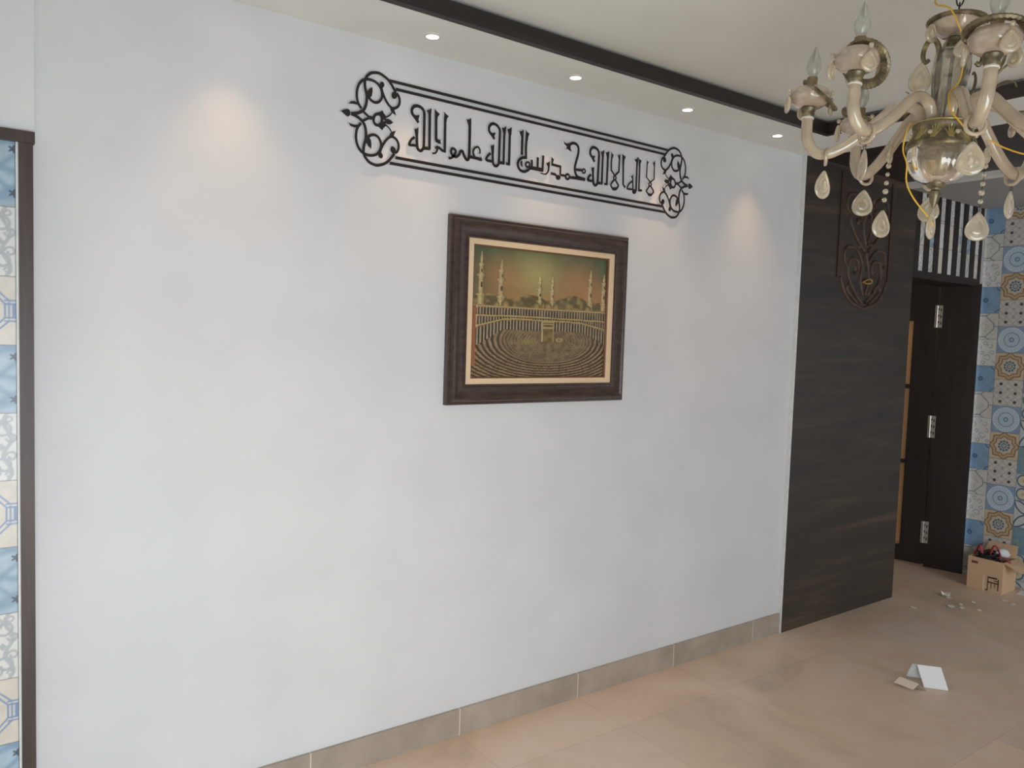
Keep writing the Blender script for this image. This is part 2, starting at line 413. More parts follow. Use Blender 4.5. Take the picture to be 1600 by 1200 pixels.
def tile(kind, u, v, seed):
    x, y = u - 0.5, v - 0.5
    r, ph = np.hypot(x, y), np.arctan2(y, x)
    n1, n2 = vnoise(u, v, 5, seed), vnoise(u, v, 14, seed + 1)
    def base(c, amt=0.14): return np.ones(u.shape + (3,)) * c * (1 - amt / 2 + amt * (0.6 * n1 + 0.4 * n2))[..., None] * 1.0
    if kind == 'blue':
        col = base(C3(134, 166, 194), 0.3)
        col = lay(col, line(r - 0.07, 0.018), C3(58, 84, 112)); col = lay(col, fill(r - 0.025), C3(52, 72, 98))
        for k in range(4):
            a = k * PI / 2 + PI / 4
            col = lay(col, line(np.hypot(x - 0.5 * math.cos(a) * 1.41, y - 0.5 * math.sin(a) * 1.41) - 0.13, 0.02), C3(70, 98, 126), 0.8)
        col = lay(col, line(np.abs(x) + np.abs(y) - 0.42, 0.01), C3(150, 178, 198), 0.6)
    elif kind == 'lattice':
        col = base(C3(206, 206, 200), 0.2)
        ln = C3(128, 140, 152)
        for a, b in (((.1, .1), (.55, .1)), ((.55, .1), (.85, .4)), ((.85, .4), (.85, .6)), ((.85, .6), (.55, .9)), ((.55, .9), (.1, .9)), ((.85, .5), (1, .5)), ((.55, .1), (.7, 0)), ((.55, .9), (.7, 1)), ((.1, .1), (.1, .9))):
            col = lay(col, line(seg(u, v, a, b), 0.017), ln)
        col = lay(col, line(np.hypot(u - .45, v - .5) - .16 - 0.04 * np.cos(6 * np.arctan2(v - .5, u - .45)), 0.02) * (n2 > .35), C3(160, 166, 168), .8)
    elif kind == 'floral':
        col = base(C3(214, 215, 211), 0.12)
        for k, (cx, cy_, rr) in enumerate(((.25, .25, .13), (.7, .3, .16), (.35, .7, .17), (.78, .75, .12), (.5, .48, .09), (.15, .5, .1), (.55, .12, .1), (.6, .85, .1), (.85, .5, .1), (.12, .85, .1), (.1, .1, .08), (.9, .1, .08))):
            ang = np.arctan2(v - cy_, u - cx); d = np.hypot(u - cx, v - cy_)
            col = lay(col, line(d - rr * (0.62 + 0.06 * ang), 0.016) * (n2 > .25), C3(150, 158, 164), .85)
    elif kind == 'diamond':
        col = base(C3(204, 203, 198), 0.1)
        p = np.abs((u * 2 + v * 2) % 1 - .5); q = np.abs((u * 2 - v * 2) % 1 - .5)
        col = lay(col, line(p - .28, .022, .02), C3(160, 156, 152), .9); col = lay(col, line(q - .28, .022, .02), C3(160, 156, 152), .9)
        uu, vv = (u * 2) % 1 - .5, (v * 3.0) % 1 - .5
        col = lay(col, fill(np.abs(uu) * 1.5 + np.abs(vv) - .22, .03), C3(92, 74, 66))
        uu2 = (u * 2 + .5) % 1 - .5; vv2 = (v * 3.0 + .5) % 1 - .5
        col = lay(col, fill(np.abs(uu2) * 1.5 + np.abs(vv2) - .16, .03), C3(120, 108, 100), .5)
    elif kind == 'mandala':
        col = base(C3(138, 164, 190), 0.16)
        col = lay(col, fill(r - .46), C3(172, 196, 212))
        spoke = np.cos(ph * 28)
        col = lay(col, fill(-spoke - .1, .5) * (np.abs(r - .36) < .085), C3(206, 218, 226), .9)
        col = lay(col, line(r - .26, .012), C3(104, 136, 166)); col = lay(col, fill(-np.cos(ph * 16), .5) * (np.abs(r - .17) < .07), C3(196, 212, 222), .9)
        col = lay(col, line(r - .07, .016), C3(96, 128, 158)); col = lay(col, line(r - .45, .012), C3(214, 224, 230))
    elif kind == 'star':
        col = base(C3(206, 190, 164), 0.16)
        rs = r / (1 + .20 * np.abs(((ph * 8 / (2 * PI)) % 1) * 2 - 1) ** 1.3 * 1.1)
        col = lay(col, line(rs - .42, .02), C3(132, 104, 74)); col = lay(col, fill(np.abs(rs - .36) - .035), C3(192, 168, 132)); col = lay(col, line(rs - .30, .016), C3(122, 92, 66))
        col = lay(col, fill(r - .25), C3(198, 196, 184))
        col = lay(col, fill(np.hypot(r - .17, ((ph * 10 / (2 * PI)) % 1 - .5) * .1) - .042), C3(92, 112, 138))
        col = lay(col, line(r - .08, .02), C3(100, 116, 138)); col = lay(col, fill(r - .03), C3(184, 156, 110))
    elif kind == 'sea':
        col = base(C3(126, 158, 172), .3)
        col = lay(col, (n1 - .45) * 4, C3(140, 152, 130), .7); col = lay(col, (n2 - .6) * 5, C3(98, 132, 160), .6)
    elif kind == 'petal':
        col = base(C3(200, 206, 206), .1)
        d = np.minimum(np.abs(np.hypot(np.abs(x) - .5, np.abs(y)) - .5), np.abs(np.hypot(np.abs(x), np.abs(y) - .5) - .5))
        col = lay(col, line(d, .025), C3(78, 96, 122)); col = lay(col, line(r - .11, .025), C3(78, 96, 122)); col = lay(col, fill(r - .04), C3(150, 160, 160))
    elif kind == 'circles':
        col = base(C3(186, 196, 200), .2)
        uu, vv = (u * 2) % 1 - .5, (v * 2) % 1 - .5
        col = lay(col, fill(np.hypot(uu, vv) - .42, .03), C3(208, 204, 178)); col = lay(col, line(np.hypot(uu, vv) - .42, .05), C3(88, 110, 140))
        col = lay(col, fill(np.hypot(uu, vv) - .12, .03), C3(168, 148, 96), .5)
    elif kind == 'leaf':
        col = base(C3(168, 192, 206), .22)
        for k in range(7):
            a = .15 + k * .13
            d = v - (a + .55 * (1 - u) * (1 if k % 2 else -1) + .12 * np.sin(3 * u + k))
            col = lay(col, line(d, .05, .07), C3(128, 160, 184), .75)
        for cx, cy_ in ((.97, .83), (.97, .2), (.62, .62), (.7, .08), (.66, .97)):
            d = np.hypot(u - cx, v - cy_); a = np.arctan2(v - cy_, u - cx)
            col = lay(col, fill(d - .045 - .02 * np.cos(5 * a)), C3(80, 92, 106))
    elif kind == 'scroll':
        col = base(C3(222, 224, 220), .08)
        g = C3(178, 184, 186)
        for sgn in (1, -1):
            for (cx, cy_, r0, w_) in ((.83, .22, .12, .02), (.93, .36, .07, .017), (.72, .12, .09, .017), (.6, .3, .13, .02), (.9, .08, .05, .014)):
                yy = .5 + sgn * (v - .5); ang = np.arctan2(yy - cy_, u - cx); d = np.hypot(u - cx, yy - cy_)
                col = lay(col, line(d - r0 * (.75 + .09 * ang), w_) , g, .95)
        col = lay(col, line(u - .88 - .05 * np.sin(v * 2 * PI * 2), .03), g, .9)
        col = lay(col, fill(np.abs(u - .8) + np.abs(v - .5) - .06), g, .9)
    else:                                                   # octagon
        col = base(C3(216, 210, 198), .18)
        bl = C3(126, 152, 188)
        for off in (0, .05):
            for a, b in (((.98 - off * .4, .4), (.98 - off * .4, .6)), ((.86 + off, .4 - off * .3), (.86 + off, .6 + off * .3)), ((.86 + off, .4 - off), (.5 + off, 0.0)), ((.86 + off, .6 + off), (.5 + off, 1.0)), ((.86, .4 - off), (1., .4 - off)), ((.86, .6 + off), (1., .6 + off))):
                col = lay(col, line(seg(u, v, a, b), .012), bl)
        col = lay(col, line(np.abs(u - .6) + np.abs(v - .5) - .08, .014), C3(140, 140, 146), .8)
    return col
def tile_skin(name, fn, cells, res, parent=None, fine=0, res_fine=0):
    """cells: (kind, a0, a1, b0, b1, u0, u1, v0, v1) in the wall's own plane; fn maps (a, b) to a point"""
    V, F, K = [], [], []
    for i, (kind, a0, a1, b0, b1, u0, u1, v0, v1) in enumerate(cells):
        rs_ = res_fine if i < fine else res
        nu = max(4, int(rs_ * (u1 - u0))); nv = max(4, int(rs_ * (v1 - v0)))
        A, B = np.meshgrid(np.linspace(0, 1, nu), np.linspace(0, 1, nv))
        u, v = u0 + A * (u1 - u0), v0 + B * (v1 - v0)
        col = tile(kind, u, v, 11 + i * 3)
        edge = np.minimum(np.minimum(u, 1 - u), np.minimum(v, 1 - v))
        col = lay(col, fill(edge - .006, .012), C3(110, 104, 98), .8)
        n = len(V)
        V += [fn(a0 + (a1 - a0) * p, b0 + (b1 - b0) * q) for p, q in zip(A.ravel(), B.ravel())]
        K.append(np.concatenate([col.reshape(-1, 3), np.ones((nu * nv, 1))], 1))
        F += [(n + j * nu + k, n + j * nu + k + 1, n + (j + 1) * nu + k + 1, n + (j + 1) * nu + k) for j in range(nv - 1) for k in range(nu - 1)]
    me = bpy.data.meshes.new(name); me.from_pydata(V, [], F); me.update()
    at = me.color_attributes.new('pattern', 'FLOAT_COLOR', 'POINT')
    at.data.foreach_set('color', np.concatenate(K).astype(np.float32).ravel())
    me.materials.append(M['tile'])
    o = bpy.data.objects.new(name, me); COL.objects.link(o)
    if parent: o.parent = parent
    return o
TS = 0.177
def column(a_start, a_dir, width, ztop, kinds, zmax, uflip=False, u0=0.0, u1=1.0):
    cells = []; k = 0; z = ztop
    while z > 0:
        zt, zb = min(z, zmax), max(z - TS, 0.0)
        if zt > zb: cells.append((kinds[k % len(kinds)], a_start, a_start + a_dir * width, zb, zt, u0, u1, (zb - (z - TS)) / TS, (zt - (z - TS)) / TS))
        z -= TS; k += 1
    return cells
cells = []
f0 = 0.118 / TS
cells += column(-0.016, -1, 0.105, 2.334 + TS, ['blue', 'lattice', 'floral'], 2.504, False, 1 - 0.105 / TS, 1.0)
cells += column(-0.121, -1, TS, 2.6005, ['star', 'diamond', 'mandala'], 2.504)
cols = [['sea', 'circles', 'petal'], ['diamond', 'star', 'blue'], ['mandala', 'lattice', 'sea'], ['floral', 'star', 'petal'], ['blue', 'diamond', 'circles']]
ztops = [2.518, 2.6005, 2.511, 2.6005, 2.511]
for k in range(12):
    kk = cols[k % 5]
    cells += column(-0.121 - TS * (k + 1), -1, TS, ztops[k % 5], kk, 2.504)
struct(tile_skin('wall_tiles_hall', lambda a, b: (XE - 0.008, a, b), cells, 34, None, 62, 72), 'blue and brown patchwork tiles on the hall end wall')
cells = column(5.703, 1, 0.047, 2.334 + TS, ['blue', 'lattice', 'floral'], 2.504, False, 0.1, 0.1 + 0.047 / TS)
struct(tile_skin('wall_tiles_nib', lambda a, b: (a, -0.017, b), cells, 34), 'narrow tiled return beside the dark door')
struct(MB().box(5.703, XE, -0.0165, 0.22, 0.0, 2.8).build('wall_nib', M['wall'], smooth=False))
cells = []
for k in range(6):
    cells += column(0.158 - TS * (k + 1), 1, TS, 2.0144, [['leaf', 'scroll', 'octagon'], ['scroll', 'octagon', 'leaf']][k % 2], 2.003)
struct(tile_skin('wall_tiles_left', lambda a, b: (a, -0.075, b), cells, 90), 'blue, grey and cream patterned tiles at the left edge')

# ------------------------------------------------------------------ dark panel and doorway
pn = thing('wood_panel', 'tall dark veneered wall panel with carving, right of the white wall', 'wall panel', (4.21, -0.02, 0))
P = lambda mb, name, m, **k: mb.build(name, m, pn, matrix=Matrix.Translation((-4.21, 0.02, 0)), **k)
P(MB().box(3.638, 4.639, -0.021, -0.0005, 0.0, 2.529).box(4.639, 4.775, -0.021, -0.0005, 0.0, 2.499), 'veneer_board', M['panel'], smooth=False)
# low carved ornament
cm = MB()
def carve(pts, r):
    cm.tube([(x, -0.0205, z) for x, z in smooth_path(pts, 5)], r, 8)
cx = 4.24
for s in (-1, 1):
    for dz in (0.0, 0.29):
        carve([(cx + s * .02, 1.80 + dz), (cx + s * .10, 1.86 + dz), (cx + s * .17, 1.95 + dz), (cx + s * .15, 2.03 + dz), (cx + s * .08, 2.03 + dz), (cx + s * .07, 1.97 + dz), (cx + s * .11, 1.96 + dz)], 0.011)
        carve([(cx + s * .02, 1.98 + dz), (cx + s * .05, 2.05 + dz), (cx + s * .12, 2.10 + dz), (cx + s * .20, 2.09 + dz), (cx + s * .21, 2.02 + dz), (cx + s * .17, 1.99 + dz)], 0.0095)
        carve([(cx + s * .01, 1.84 + dz), (cx + s * .04, 1.92 + dz), (cx + s * .03, 2.0 + dz), (cx + s * .0, 2.08 + dz)], 0.011)
    carve([(cx + s * .24, 1.93), (cx + s * .20, 1.86), (cx + s * .13, 1.80), (cx, 1.765)], 0.010)
    carve([(cx + s * .05, 1.79), (cx + s * .12, 1.83), (cx + s * .17, 1.87), (cx + s * .14, 1.90), (cx + s * .10, 1.87)], 0.0095)
    for k in range(5):
        z = 1.86 + k * .13
        cm.sphere((cx + s * (.06 + .03 * (k % 2)), -0.0205, z), 0.02, 10, 6, (.7, .4, 1.3))
P(cm, 'carved_ornament', M['carve'])
for s in (-1, 1):
    P(MB().box(cx + s * .26 - .02, cx + s * .26 + .02, -0.028, -0.02, 1.93, 2.50), 'carved_border', M['carveband'], smooth=False)
tag(MB().tube(smooth_path([(4.205, -0.030, 1.909), (4.235, -0.034, 1.924), (4.275, -0.034, 1.934), (4.302, -0.032, 1.928), (4.296, -0.034, 1.914), (4.255, -0.034, 1.908), (4.222, -0.034, 1.910)], 4), 0.0052, 8)
    .build('wire_hook', M['gold']), 'small bent gold wire hook hanging on the carved dark panel', 'hook')

dr = thing('doorway_frame', 'dark wooden door frame with slatted transom, beside the dark panel', 'door frame', (5.25, 0.0, 0))
D = lambda mb, name, m, **k: mb.build(name, m, dr, matrix=Matrix.Translation((-5.25, 0, 0)), **k)
D(MB().prism([(5.7025, -0.02), (5.652, 0.225), (5.7025, 0.225)], 0.0, 2.0), 'jamb', M['doorwood'], smooth=False)
D(MB().box(4.702, 4.785, 0.001, 0.14, 0.0, 2.0), 'jamb', M['doorwood'], smooth=False)
D(MB().box(4.702, 5.7025, 0.016, 0.222, 1.985, 2.09).box(4.785, 5.7025, -0.004, 0.016, 1.985, 2.03), 'head_rail', M['doorwood'], smooth=False)
cells = []
kinds = [['scroll', 'octagon', 'floral'], ['lattice', 'leaf', 'floral'], ['octagon', 'scroll', 'lattice']]
for k in range(6):
    cells += [(kinds[k % 3][j], 4.785 + .155 * k, 4.785 + .155 * (k + 1), 2.03 + j * .158, 2.03 + (j + 1) * .158, 0, 1, 0, 1) for j in range(3)]
tp = tile_skin('transom_panel', lambda a, b: (a - 5.25, 0.002, b), cells, 40, dr)
for k in range(8):
    x = 4.84 + k * .1225
    D(MB().box(x - .031, x + .031, -0.0035, 0.0018, 2.03, 2.504), 'slat', M['doorwood'], smooth=False)

hx, hy = 5.646, 0.236
lw = Vector((-0.2, 0.98, 0)).normalized()
leaf = thing('door_leaf', 'open dark door leaf with warm lit glass panes behind the dark panel', 'door', (hx, hy, 0), math.atan2(lw.y, lw.x))
# leaf runs along its own x; its room side is +y
lf = MB()
lf.box(-0.004, .150, -0.04, 0.0, 0.012, 2.06).box(.56, .80, -0.04, 0.0, 0.012, 2.06)
lf.box(.150, .56, -0.04, 0, 0.012, 0.125).box(.150, .56, -0.04, 0, 1.745, 2.06).box(.150, .56, -0.035, -0.002, 1.262, 1.292).box(.150, .56, -0.035, -0.002, .722, .75)
lf.build('leaf_frame', M['doorwood'], leaf, smooth=False)
for z0, z1 in ((.125, .722), (.75, 1.262), (1.292, 1.745)):
    MB().box(.150, .56, -0.024, -0.016, z0, z1).build('glass_pane', M['pane'], leaf, smooth=False)
for z0 in (.170, .925, 1.70):
    h = MB().box(-0.034, -0.003, 0.0, 0.004, z0, z0 + .155).box(0.004, 0.014, 0.0, 0.004, z0, z0 + .155)
    h.lathe([(.006, 0), (.006, .155)], 10, Matrix.Translation((0.0, 0.005, z0)))
    hp = h.build('hinge', M['hinge'], leaf, smooth=True)
    for j in range(3):
        MB().box(-0.028, -0.022, 0.004, 0.0055, z0 + .022 + j * .045, z0 + .042 + j * .045).build('screw_slot', M['slot'], hp, smooth=False)
        MB().box(-0.014, -0.008, 0.004, 0.0055, z0 + .032 + j * .045, z0 + .045 + j * .045).build('screw_slot', M['slot'], hp, smooth=False)

# ------------------------------------------------------------------ downlights
dl_names = ['beside the left wall', 'leftmost of the four in the photo', 'second from the left in the photo', 'third from the left in the photo', 'rightmost, nearest the dark panel']
dl_x = [0.705, 1.325, 1.947, 2.570, 3.195]
for x, nm in zip(dl_x, dl_names):
    t_ = thing('ceiling_downlight', 'small round lit ceiling downlight, ' + nm, 'downlight', (x, -0.155, ZS), 0, 'recessed downlights above the white wall')
    MB().lathe([(.021, -.0035), (.031, -.003), (.033, 0.0), (.021, 0.0)], 28, close=True).build('bezel', M['lamp_white'], t_)
    MB().lathe([(0, -.0015), (.0205, -.002), (.0205, 0.0), (0, 0.0)], 24).build('lens', M['lens'], t_)
    l = bpy.data.lights.new('downlight_lamp', 'SPOT'); l.energy = 7.0; l.color = (1.0, 0.60, 0.32); l.spot_size = math.radians(72); l.spot_blend = 0.9; l.shadow_soft_size = 0.02
    q = bpy.data.objects.new('downlight_lamp', l); COL.objects.link(q); q.parent = t_; q.location = (0, 0, -0.008)

# ================================================================== CALLIGRAPHY SIGN (strokes in 0.1 mm on the wall: kind, points, width start, width end)
SIGN = {
'quad': [["c",[[11527,23866],[11597,23991],[11717,24108],[11857,24162],[12034,24180],[12214,24124],[12378,24032],[12509,23899],[12603,23775],[12679,23678]],71,71], ["e",[[12740,23593],[12726,23528],[12686,23474],[12630,23446],[12573,23451],[12531,23489],[12514,23548],[12528,23613],[12568,23667],[12624,23695],[12680,23690],[12723,23653]],0,0], ["c",[[12707,23651],[12782,23586],[12828,23466],[12821,23319],[12738,23190],[12584,23124],[12455,23175],[12343,23289],[12259,23416],[12183,23561],[12135,23710]],66,66], ["e",[[12243,23840],[12231,23785],[12198,23740],[12152,23717],[12106,23721],[12071,23752],[12057,23802],[12068,23856],[12101,23901],[12147,23925],[12194,23921],[12229,23890]],0,0], ["c",[[11413,22894],[11288,23066],[11240,23291],[11258,23513],[11343,23717],[11479,23843],[11652,23896],[11846,23883],[12007,23810],[12118,23674],[12163,23509],[12140,23361],[12039,23230],[11898,23189],[11755,23237],[11648,23326]],68,68], ["c",[[11522,23865],[11522,23708],[11546,23556],[11588,23408],[11602,23254],[11584,23077],[11535,22926],[11433,22804],[11279,22720],[11048,22658]],74,74], ["p",[[11798,23675],[11810,23532],[11787,23385],[11702,23266],[11623,23273],[11609,23491],[11694,23603]],0,0], ["p",[[10957,22967],[11040,23064],[11168,23089],[11289,23050],[11360,22955],[11256,22985],[11118,22990]],0,0], ["l",[[11494,22800],[11680,22677],[11839,22667]],61,61], ["p",[[12436,23180],[12620,23135],[12656,23029],[12714,22898],[12588,22948],[12504,23008]],0,0], ["c",[[12338,22784],[12463,22863],[12554,22985]],36,36], ["p",[[11855,22750],[11977,22860],[12100,22915],[12197,22985],[12245,22895],[12356,22787],[12287,22654],[12177,22714],[12103,22820],[11978,22812]],0,0], ["p",[[12285,22702],[12375,22738],[12503,22723],[12611,22641],[12468,22639],[12287,22651]],0,0]],
'axis': [["p",[[10692,22671],[10800,22746],[10918,22791],[10995,22775],[11022,22695],[11015,22616],[10957,22538],[10872,22558],[10769,22623]],0,0], ["o",[[12178,22670],[12159,22572],[12104,22493],[12026,22453],[11947,22464],[11889,22522],[11866,22612],[11884,22709],[11939,22788],[12017,22828],[12096,22817],[12155,22759]],69,69]],
'word 8': [["c",[[13583,22827],[13456,22964],[13337,23082],[13310,23207],[13376,23330],[13502,23384],[13642,23371],[13762,23293],[13808,23151],[13815,22768],[13819,22160],[13800,21984],[13705,21877],[13603,21901],[13555,22015],[13533,22314],[13521,22574]],87,87], ["p",[[13421,22576],[13513,22608],[13593,22671],[13585,22282],[13492,22267]],0,0], ["p",[[13585,22786],[13585,22948],[13627,23096],[13511,23065],[13419,23061],[13397,23013]],0,0], ["c",[[13452,22306],[13327,22208],[13250,22065],[13259,22002],[13402,22016],[13541,22019]],74,74], ["l",[[14026,23313],[14049,21984]],87,87], ["p",[[13891,23308],[13997,23344],[14101,23423],[14083,23141],[13979,23122],[13953,23218]],0,0], ["l",[[13800,21984],[14080,22010]],92,92]],
'word 7': [["l",[[14286,23261],[14309,22345]],88,88], ["p",[[14220,23432],[14307,23357],[14442,23280],[14365,23184],[14340,23046],[14240,23028]],0,0], ["p",[[14261,22357],[14360,22425],[14434,22370],[14505,22413],[14484,22333],[14528,22242],[14389,22249],[14292,22280]],0,0], ["l",[[14662,23229],[14680,21973]],84,84], ["p",[[14615,23395],[14696,23328],[14807,23277],[14742,23182],[14717,23054],[14619,23036]],0,0], ["l",[[14726,22005],[14566,22027],[14417,22120]],76,76], ["c",[[14275,22052],[14357,22117],[14418,22116]],59,59], ["c",[[14389,22101],[14350,21972],[14292,21894],[14173,21855]],67,46]],
'word 6': [["c",[[14843,21792],[14978,21838],[15086,21955],[15138,22099],[15054,22165],[14961,22133],[14940,22015],[15025,21914],[15175,21902],[15289,22004],[15336,22110],[15426,22129],[15499,21989],[15605,21868],[15687,21902],[15713,22055],[15718,22478],[15709,23256]],68,98], ["p",[[15568,23293],[15669,23322],[15768,23393],[15769,23077],[15652,23056]],0,0], ["l",[[15728,21993],[15972,21989],[16285,21964]],91,91], ["p",[[16217,22002],[16245,22091],[16319,21932]],0,0], ["c",[[15958,22009],[15888,22188],[15959,22338],[16100,22397],[16189,22290],[16178,22161]],70,48]],
'word 5': [["c",[[16825,22809],[16695,22938],[16577,23057],[16566,23205],[16641,23315],[16772,23364],[16934,23318],[17038,23203],[17057,23055],[17054,22643],[17053,22056],[17029,21911],[16932,21831],[16829,21859],[16782,21971],[16755,22269],[16737,22525]],84,84], ["p",[[16657,22544],[16749,22570],[16821,22630],[16819,22279],[16702,22261]],0,0], ["p",[[16837,22790],[16821,22927],[16877,23066],[16732,23019],[16652,23038],[16627,22990]],0,0], ["c",[[16667,22266],[16539,22149],[16473,22009],[16559,21975],[16758,21978]],79,79], ["l",[[17261,23242],[17268,21948]],84,84], ["p",[[17137,23275],[17245,23304],[17342,23387],[17322,23057],[17220,23040]],0,0], ["l",[[17053,21980],[17315,21992]],85,85], ["l",[[17514,23243],[17525,21954]],89,89], ["p",[[17395,23273],[17503,23318],[17604,23391],[17595,23083],[17475,23062]],0,0], ["l",[[17378,21993],[17556,21991]],81,81]],
'word 4': [["l",[[18104,23259],[18108,22430]],90,90], ["p",[[17960,23300],[18071,23331],[18160,23402],[18162,23092],[18053,23074]],0,0], ["l",[[18317,23296],[18296,22716],[18319,22319]],86,86], ["p",[[18264,23420],[18324,23342],[18448,23297],[18394,23154],[18372,22995],[18274,22978]],0,0], ["c",[[18357,22365],[18155,22333],[17977,22210],[17932,22026],[18034,21864],[18227,21815],[18400,21885],[18551,22008]],87,87], ["p",[[18044,22154],[18145,22236],[18170,21962],[18069,22036]],0,0], ["o",[[18506,22125],[18495,22076],[18459,22036],[18409,22016],[18357,22021],[18319,22049],[18303,22094],[18315,22142],[18350,22182],[18401,22202],[18452,22198],[18491,22169]],60,60], ["l",[[18494,22011],[19188,22013]],115,115], ["l",[[18601,22325],[18623,22008]],87,87], ["l",[[18891,22465],[18896,22026]],88,88], ["l",[[19157,22574],[19140,21983]],88,88], ["c",[[19438,22357],[19445,22130],[19405,21976],[19283,21872],[19057,21880]],84,33], ["p",[[19307,22303],[19409,22341],[19497,22412],[19495,22206],[19386,22190]],0,0]],
'word 3': [["p",[[19560,22594],[19698,22502],[19659,22393],[19651,22300],[19568,22288]],0,0], ["l",[[19574,22300],[20085,22274]],79,79], ["l",[[20035,22301],[20040,21945]],75,75], ["l",[[19555,21939],[19776,21936],[19879,21852]],80,80], ["e",[[20066,21856],[20051,21803],[20007,21760],[19944,21738],[19881,21742],[19833,21772],[19814,21820],[19828,21873],[19873,21916],[19935,21939],[19998,21934],[20046,21904]],0,0], ["l",[[20040,21949],[20329,21959]],76,76], ["o",[[20526,21952],[20514,21901],[20478,21860],[20426,21840],[20374,21846],[20334,21876],[20318,21922],[20330,21973],[20366,22013],[20417,22034],[20470,22028],[20509,21998]],72,72], ["l",[[20515,21925],[20901,21947],[21364,21958]],86,110], ["p",[[20142,23307],[20283,23227],[20449,23260],[20570,23317],[20535,23200],[20523,23082],[20603,22945],[20463,22980],[20369,23023],[20294,22987],[20334,23109],[20209,23181]],0,0], ["c",[[20452,23210],[20648,23300],[20835,23280],[20941,23151],[20937,22917],[20860,22648],[20788,22356],[20829,22140],[20961,22007],[21215,21973]],90,90], ["l",[[20807,22277],[21182,22298]],77,77], ["o",[[21357,22293],[21347,22251],[21318,22218],[21276,22201],[21233,22205],[21200,22230],[21187,22268],[21196,22309],[21226,22343],[21268,22360],[21311,22355],[21343,22331]],53,53]],
'word 2': [["c",[[21826,22739],[21719,22878],[21588,23012],[21581,23146],[21646,23263],[21775,23317],[21935,23281],[22034,23180],[22062,23009],[22050,22519],[22046,22049],[22018,21869],[21921,21801],[21831,21843],[21798,21975],[21772,22225],[21753,22436]],92,92], ["p",[[21661,22481],[21752,22494],[21829,22541],[21825,22213],[21728,22199]],0,0], ["p",[[21833,22720],[21811,22873],[21871,22999],[21740,22968],[21655,22988],[21651,22925]],0,0], ["c",[[21675,22201],[21554,22106],[21498,21972],[21597,21947],[21794,21951]],84,84], ["l",[[22273,23199],[22276,21904]],88,88], ["p",[[22153,23200],[22258,23236],[22356,23315],[22338,22994],[22224,22976]],0,0], ["l",[[22034,21920],[22307,21925]],88,88], ["l",[[22558,23186],[22560,21904]],89,89], ["p",[[22434,23215],[22540,23252],[22638,23313],[22621,23019],[22514,23002]],0,0], ["l",[[22410,21927],[22572,21929]],73,73]],
'word 2b': [["l",[[22792,23184],[22768,22824],[22784,22540],[22987,22351]],69,69], ["p",[[22741,23314],[22800,23235],[22885,23189],[22843,23054],[22751,23039]],0,0], ["l",[[23220,23232],[23222,22854],[23217,22544],[22987,22341]],69,69], ["p",[[23113,23201],[23214,23241],[23272,23294],[23269,23041],[23184,23027]],0,0], ["o",[[23075,22264],[23066,22227],[23040,22197],[23002,22182],[22963,22186],[22934,22208],[22921,22242],[22930,22279],[22956,22309],[22994,22324],[23033,22320],[23062,22298]],57,57], ["c",[[22969,22179],[22827,22020],[22791,21916],[22879,21818],[23018,21803],[23153,21861],[23216,21964],[23156,22046],[23024,22177]],69,69], ["e",[[23172,21818],[23152,21781],[23095,21749],[23016,21729],[22936,21728],[22877,21744],[22854,21775],[22873,21812],[22930,21844],[23009,21864],[23089,21866],[23149,21849]],0,0], ["p",[[22737,21908],[22827,22020],[22834,21882]],0,0], ["p",[[23262,21904],[23144,22024],[23165,21887]],0,0], ["l",[[23444,23200],[23491,22064],[23618,21929]],82,82], ["p",[[23369,23325],[23461,23266],[23588,23223],[23521,23085],[23504,22871],[23399,22855]],0,0]],
'word 1b': [["c",[[24036,22268],[23840,22123],[23736,21949],[23792,21903],[24062,21918]],61,61], ["p",[[23917,22450],[24013,22496],[24072,22568],[24068,22336],[24013,22350]],0,0], ["l",[[24036,22375],[24082,21845]],61,61], ["e",[[24285,21855],[24271,21802],[24227,21758],[24164,21736],[24100,21741],[24052,21773],[24032,21822],[24046,21875],[24090,21919],[24152,21941],[24216,21935],[24265,21904]],0,0], ["l",[[24251,23177],[24266,21870]],79,79], ["p",[[24094,23170],[24227,23238],[24333,23336],[24325,23124],[24311,22951],[24214,22936],[24199,23084]],0,0], ["l",[[24425,23226],[24441,21904]],75,75], ["p",[[24345,23299],[24425,23236],[24540,23211],[24471,23082],[24463,22952],[24372,22938]],0,0], ["l",[[24396,21930],[24629,21946]],79,79]],
'word 1': [["l",[[24874,23209],[24868,22547],[25113,22370]],58,58], ["p",[[24826,23320],[24872,23241],[24966,23223],[24917,23107],[24852,23054]],0,0], ["l",[[25312,23211],[25335,22537],[25098,22362]],58,58], ["p",[[25216,23224],[25292,23273],[25357,23344],[25357,23087],[25273,23074]],0,0], ["o",[[25181,22286],[25172,22248],[25144,22217],[25104,22201],[25063,22206],[25032,22228],[25019,22264],[25028,22302],[25055,22333],[25095,22348],[25136,22344],[25168,22321]],54,54], ["c",[[25061,22193],[24930,22034],[24889,21952],[25004,21859],[25130,21831],[25262,21888],[25331,21993],[25272,22080],[25139,22204]],62,62], ["e",[[25265,21844],[25247,21812],[25196,21782],[25125,21765],[25053,21764],[25000,21779],[24979,21807],[24996,21840],[25047,21869],[25118,21887],[25190,21888],[25244,21872]],0,0], ["p",[[24832,21956],[24929,22056],[24928,21914]],0,0], ["p",[[25377,21925],[25257,22067],[25282,21917]],0,0]]}
RAILS = [[[12421, 24019], [26143, 23912]], [[12670, 23783], [25952, 23700]], [[12503, 21265], [26156, 21195]], [[12718, 21485], [25936, 21422]]]
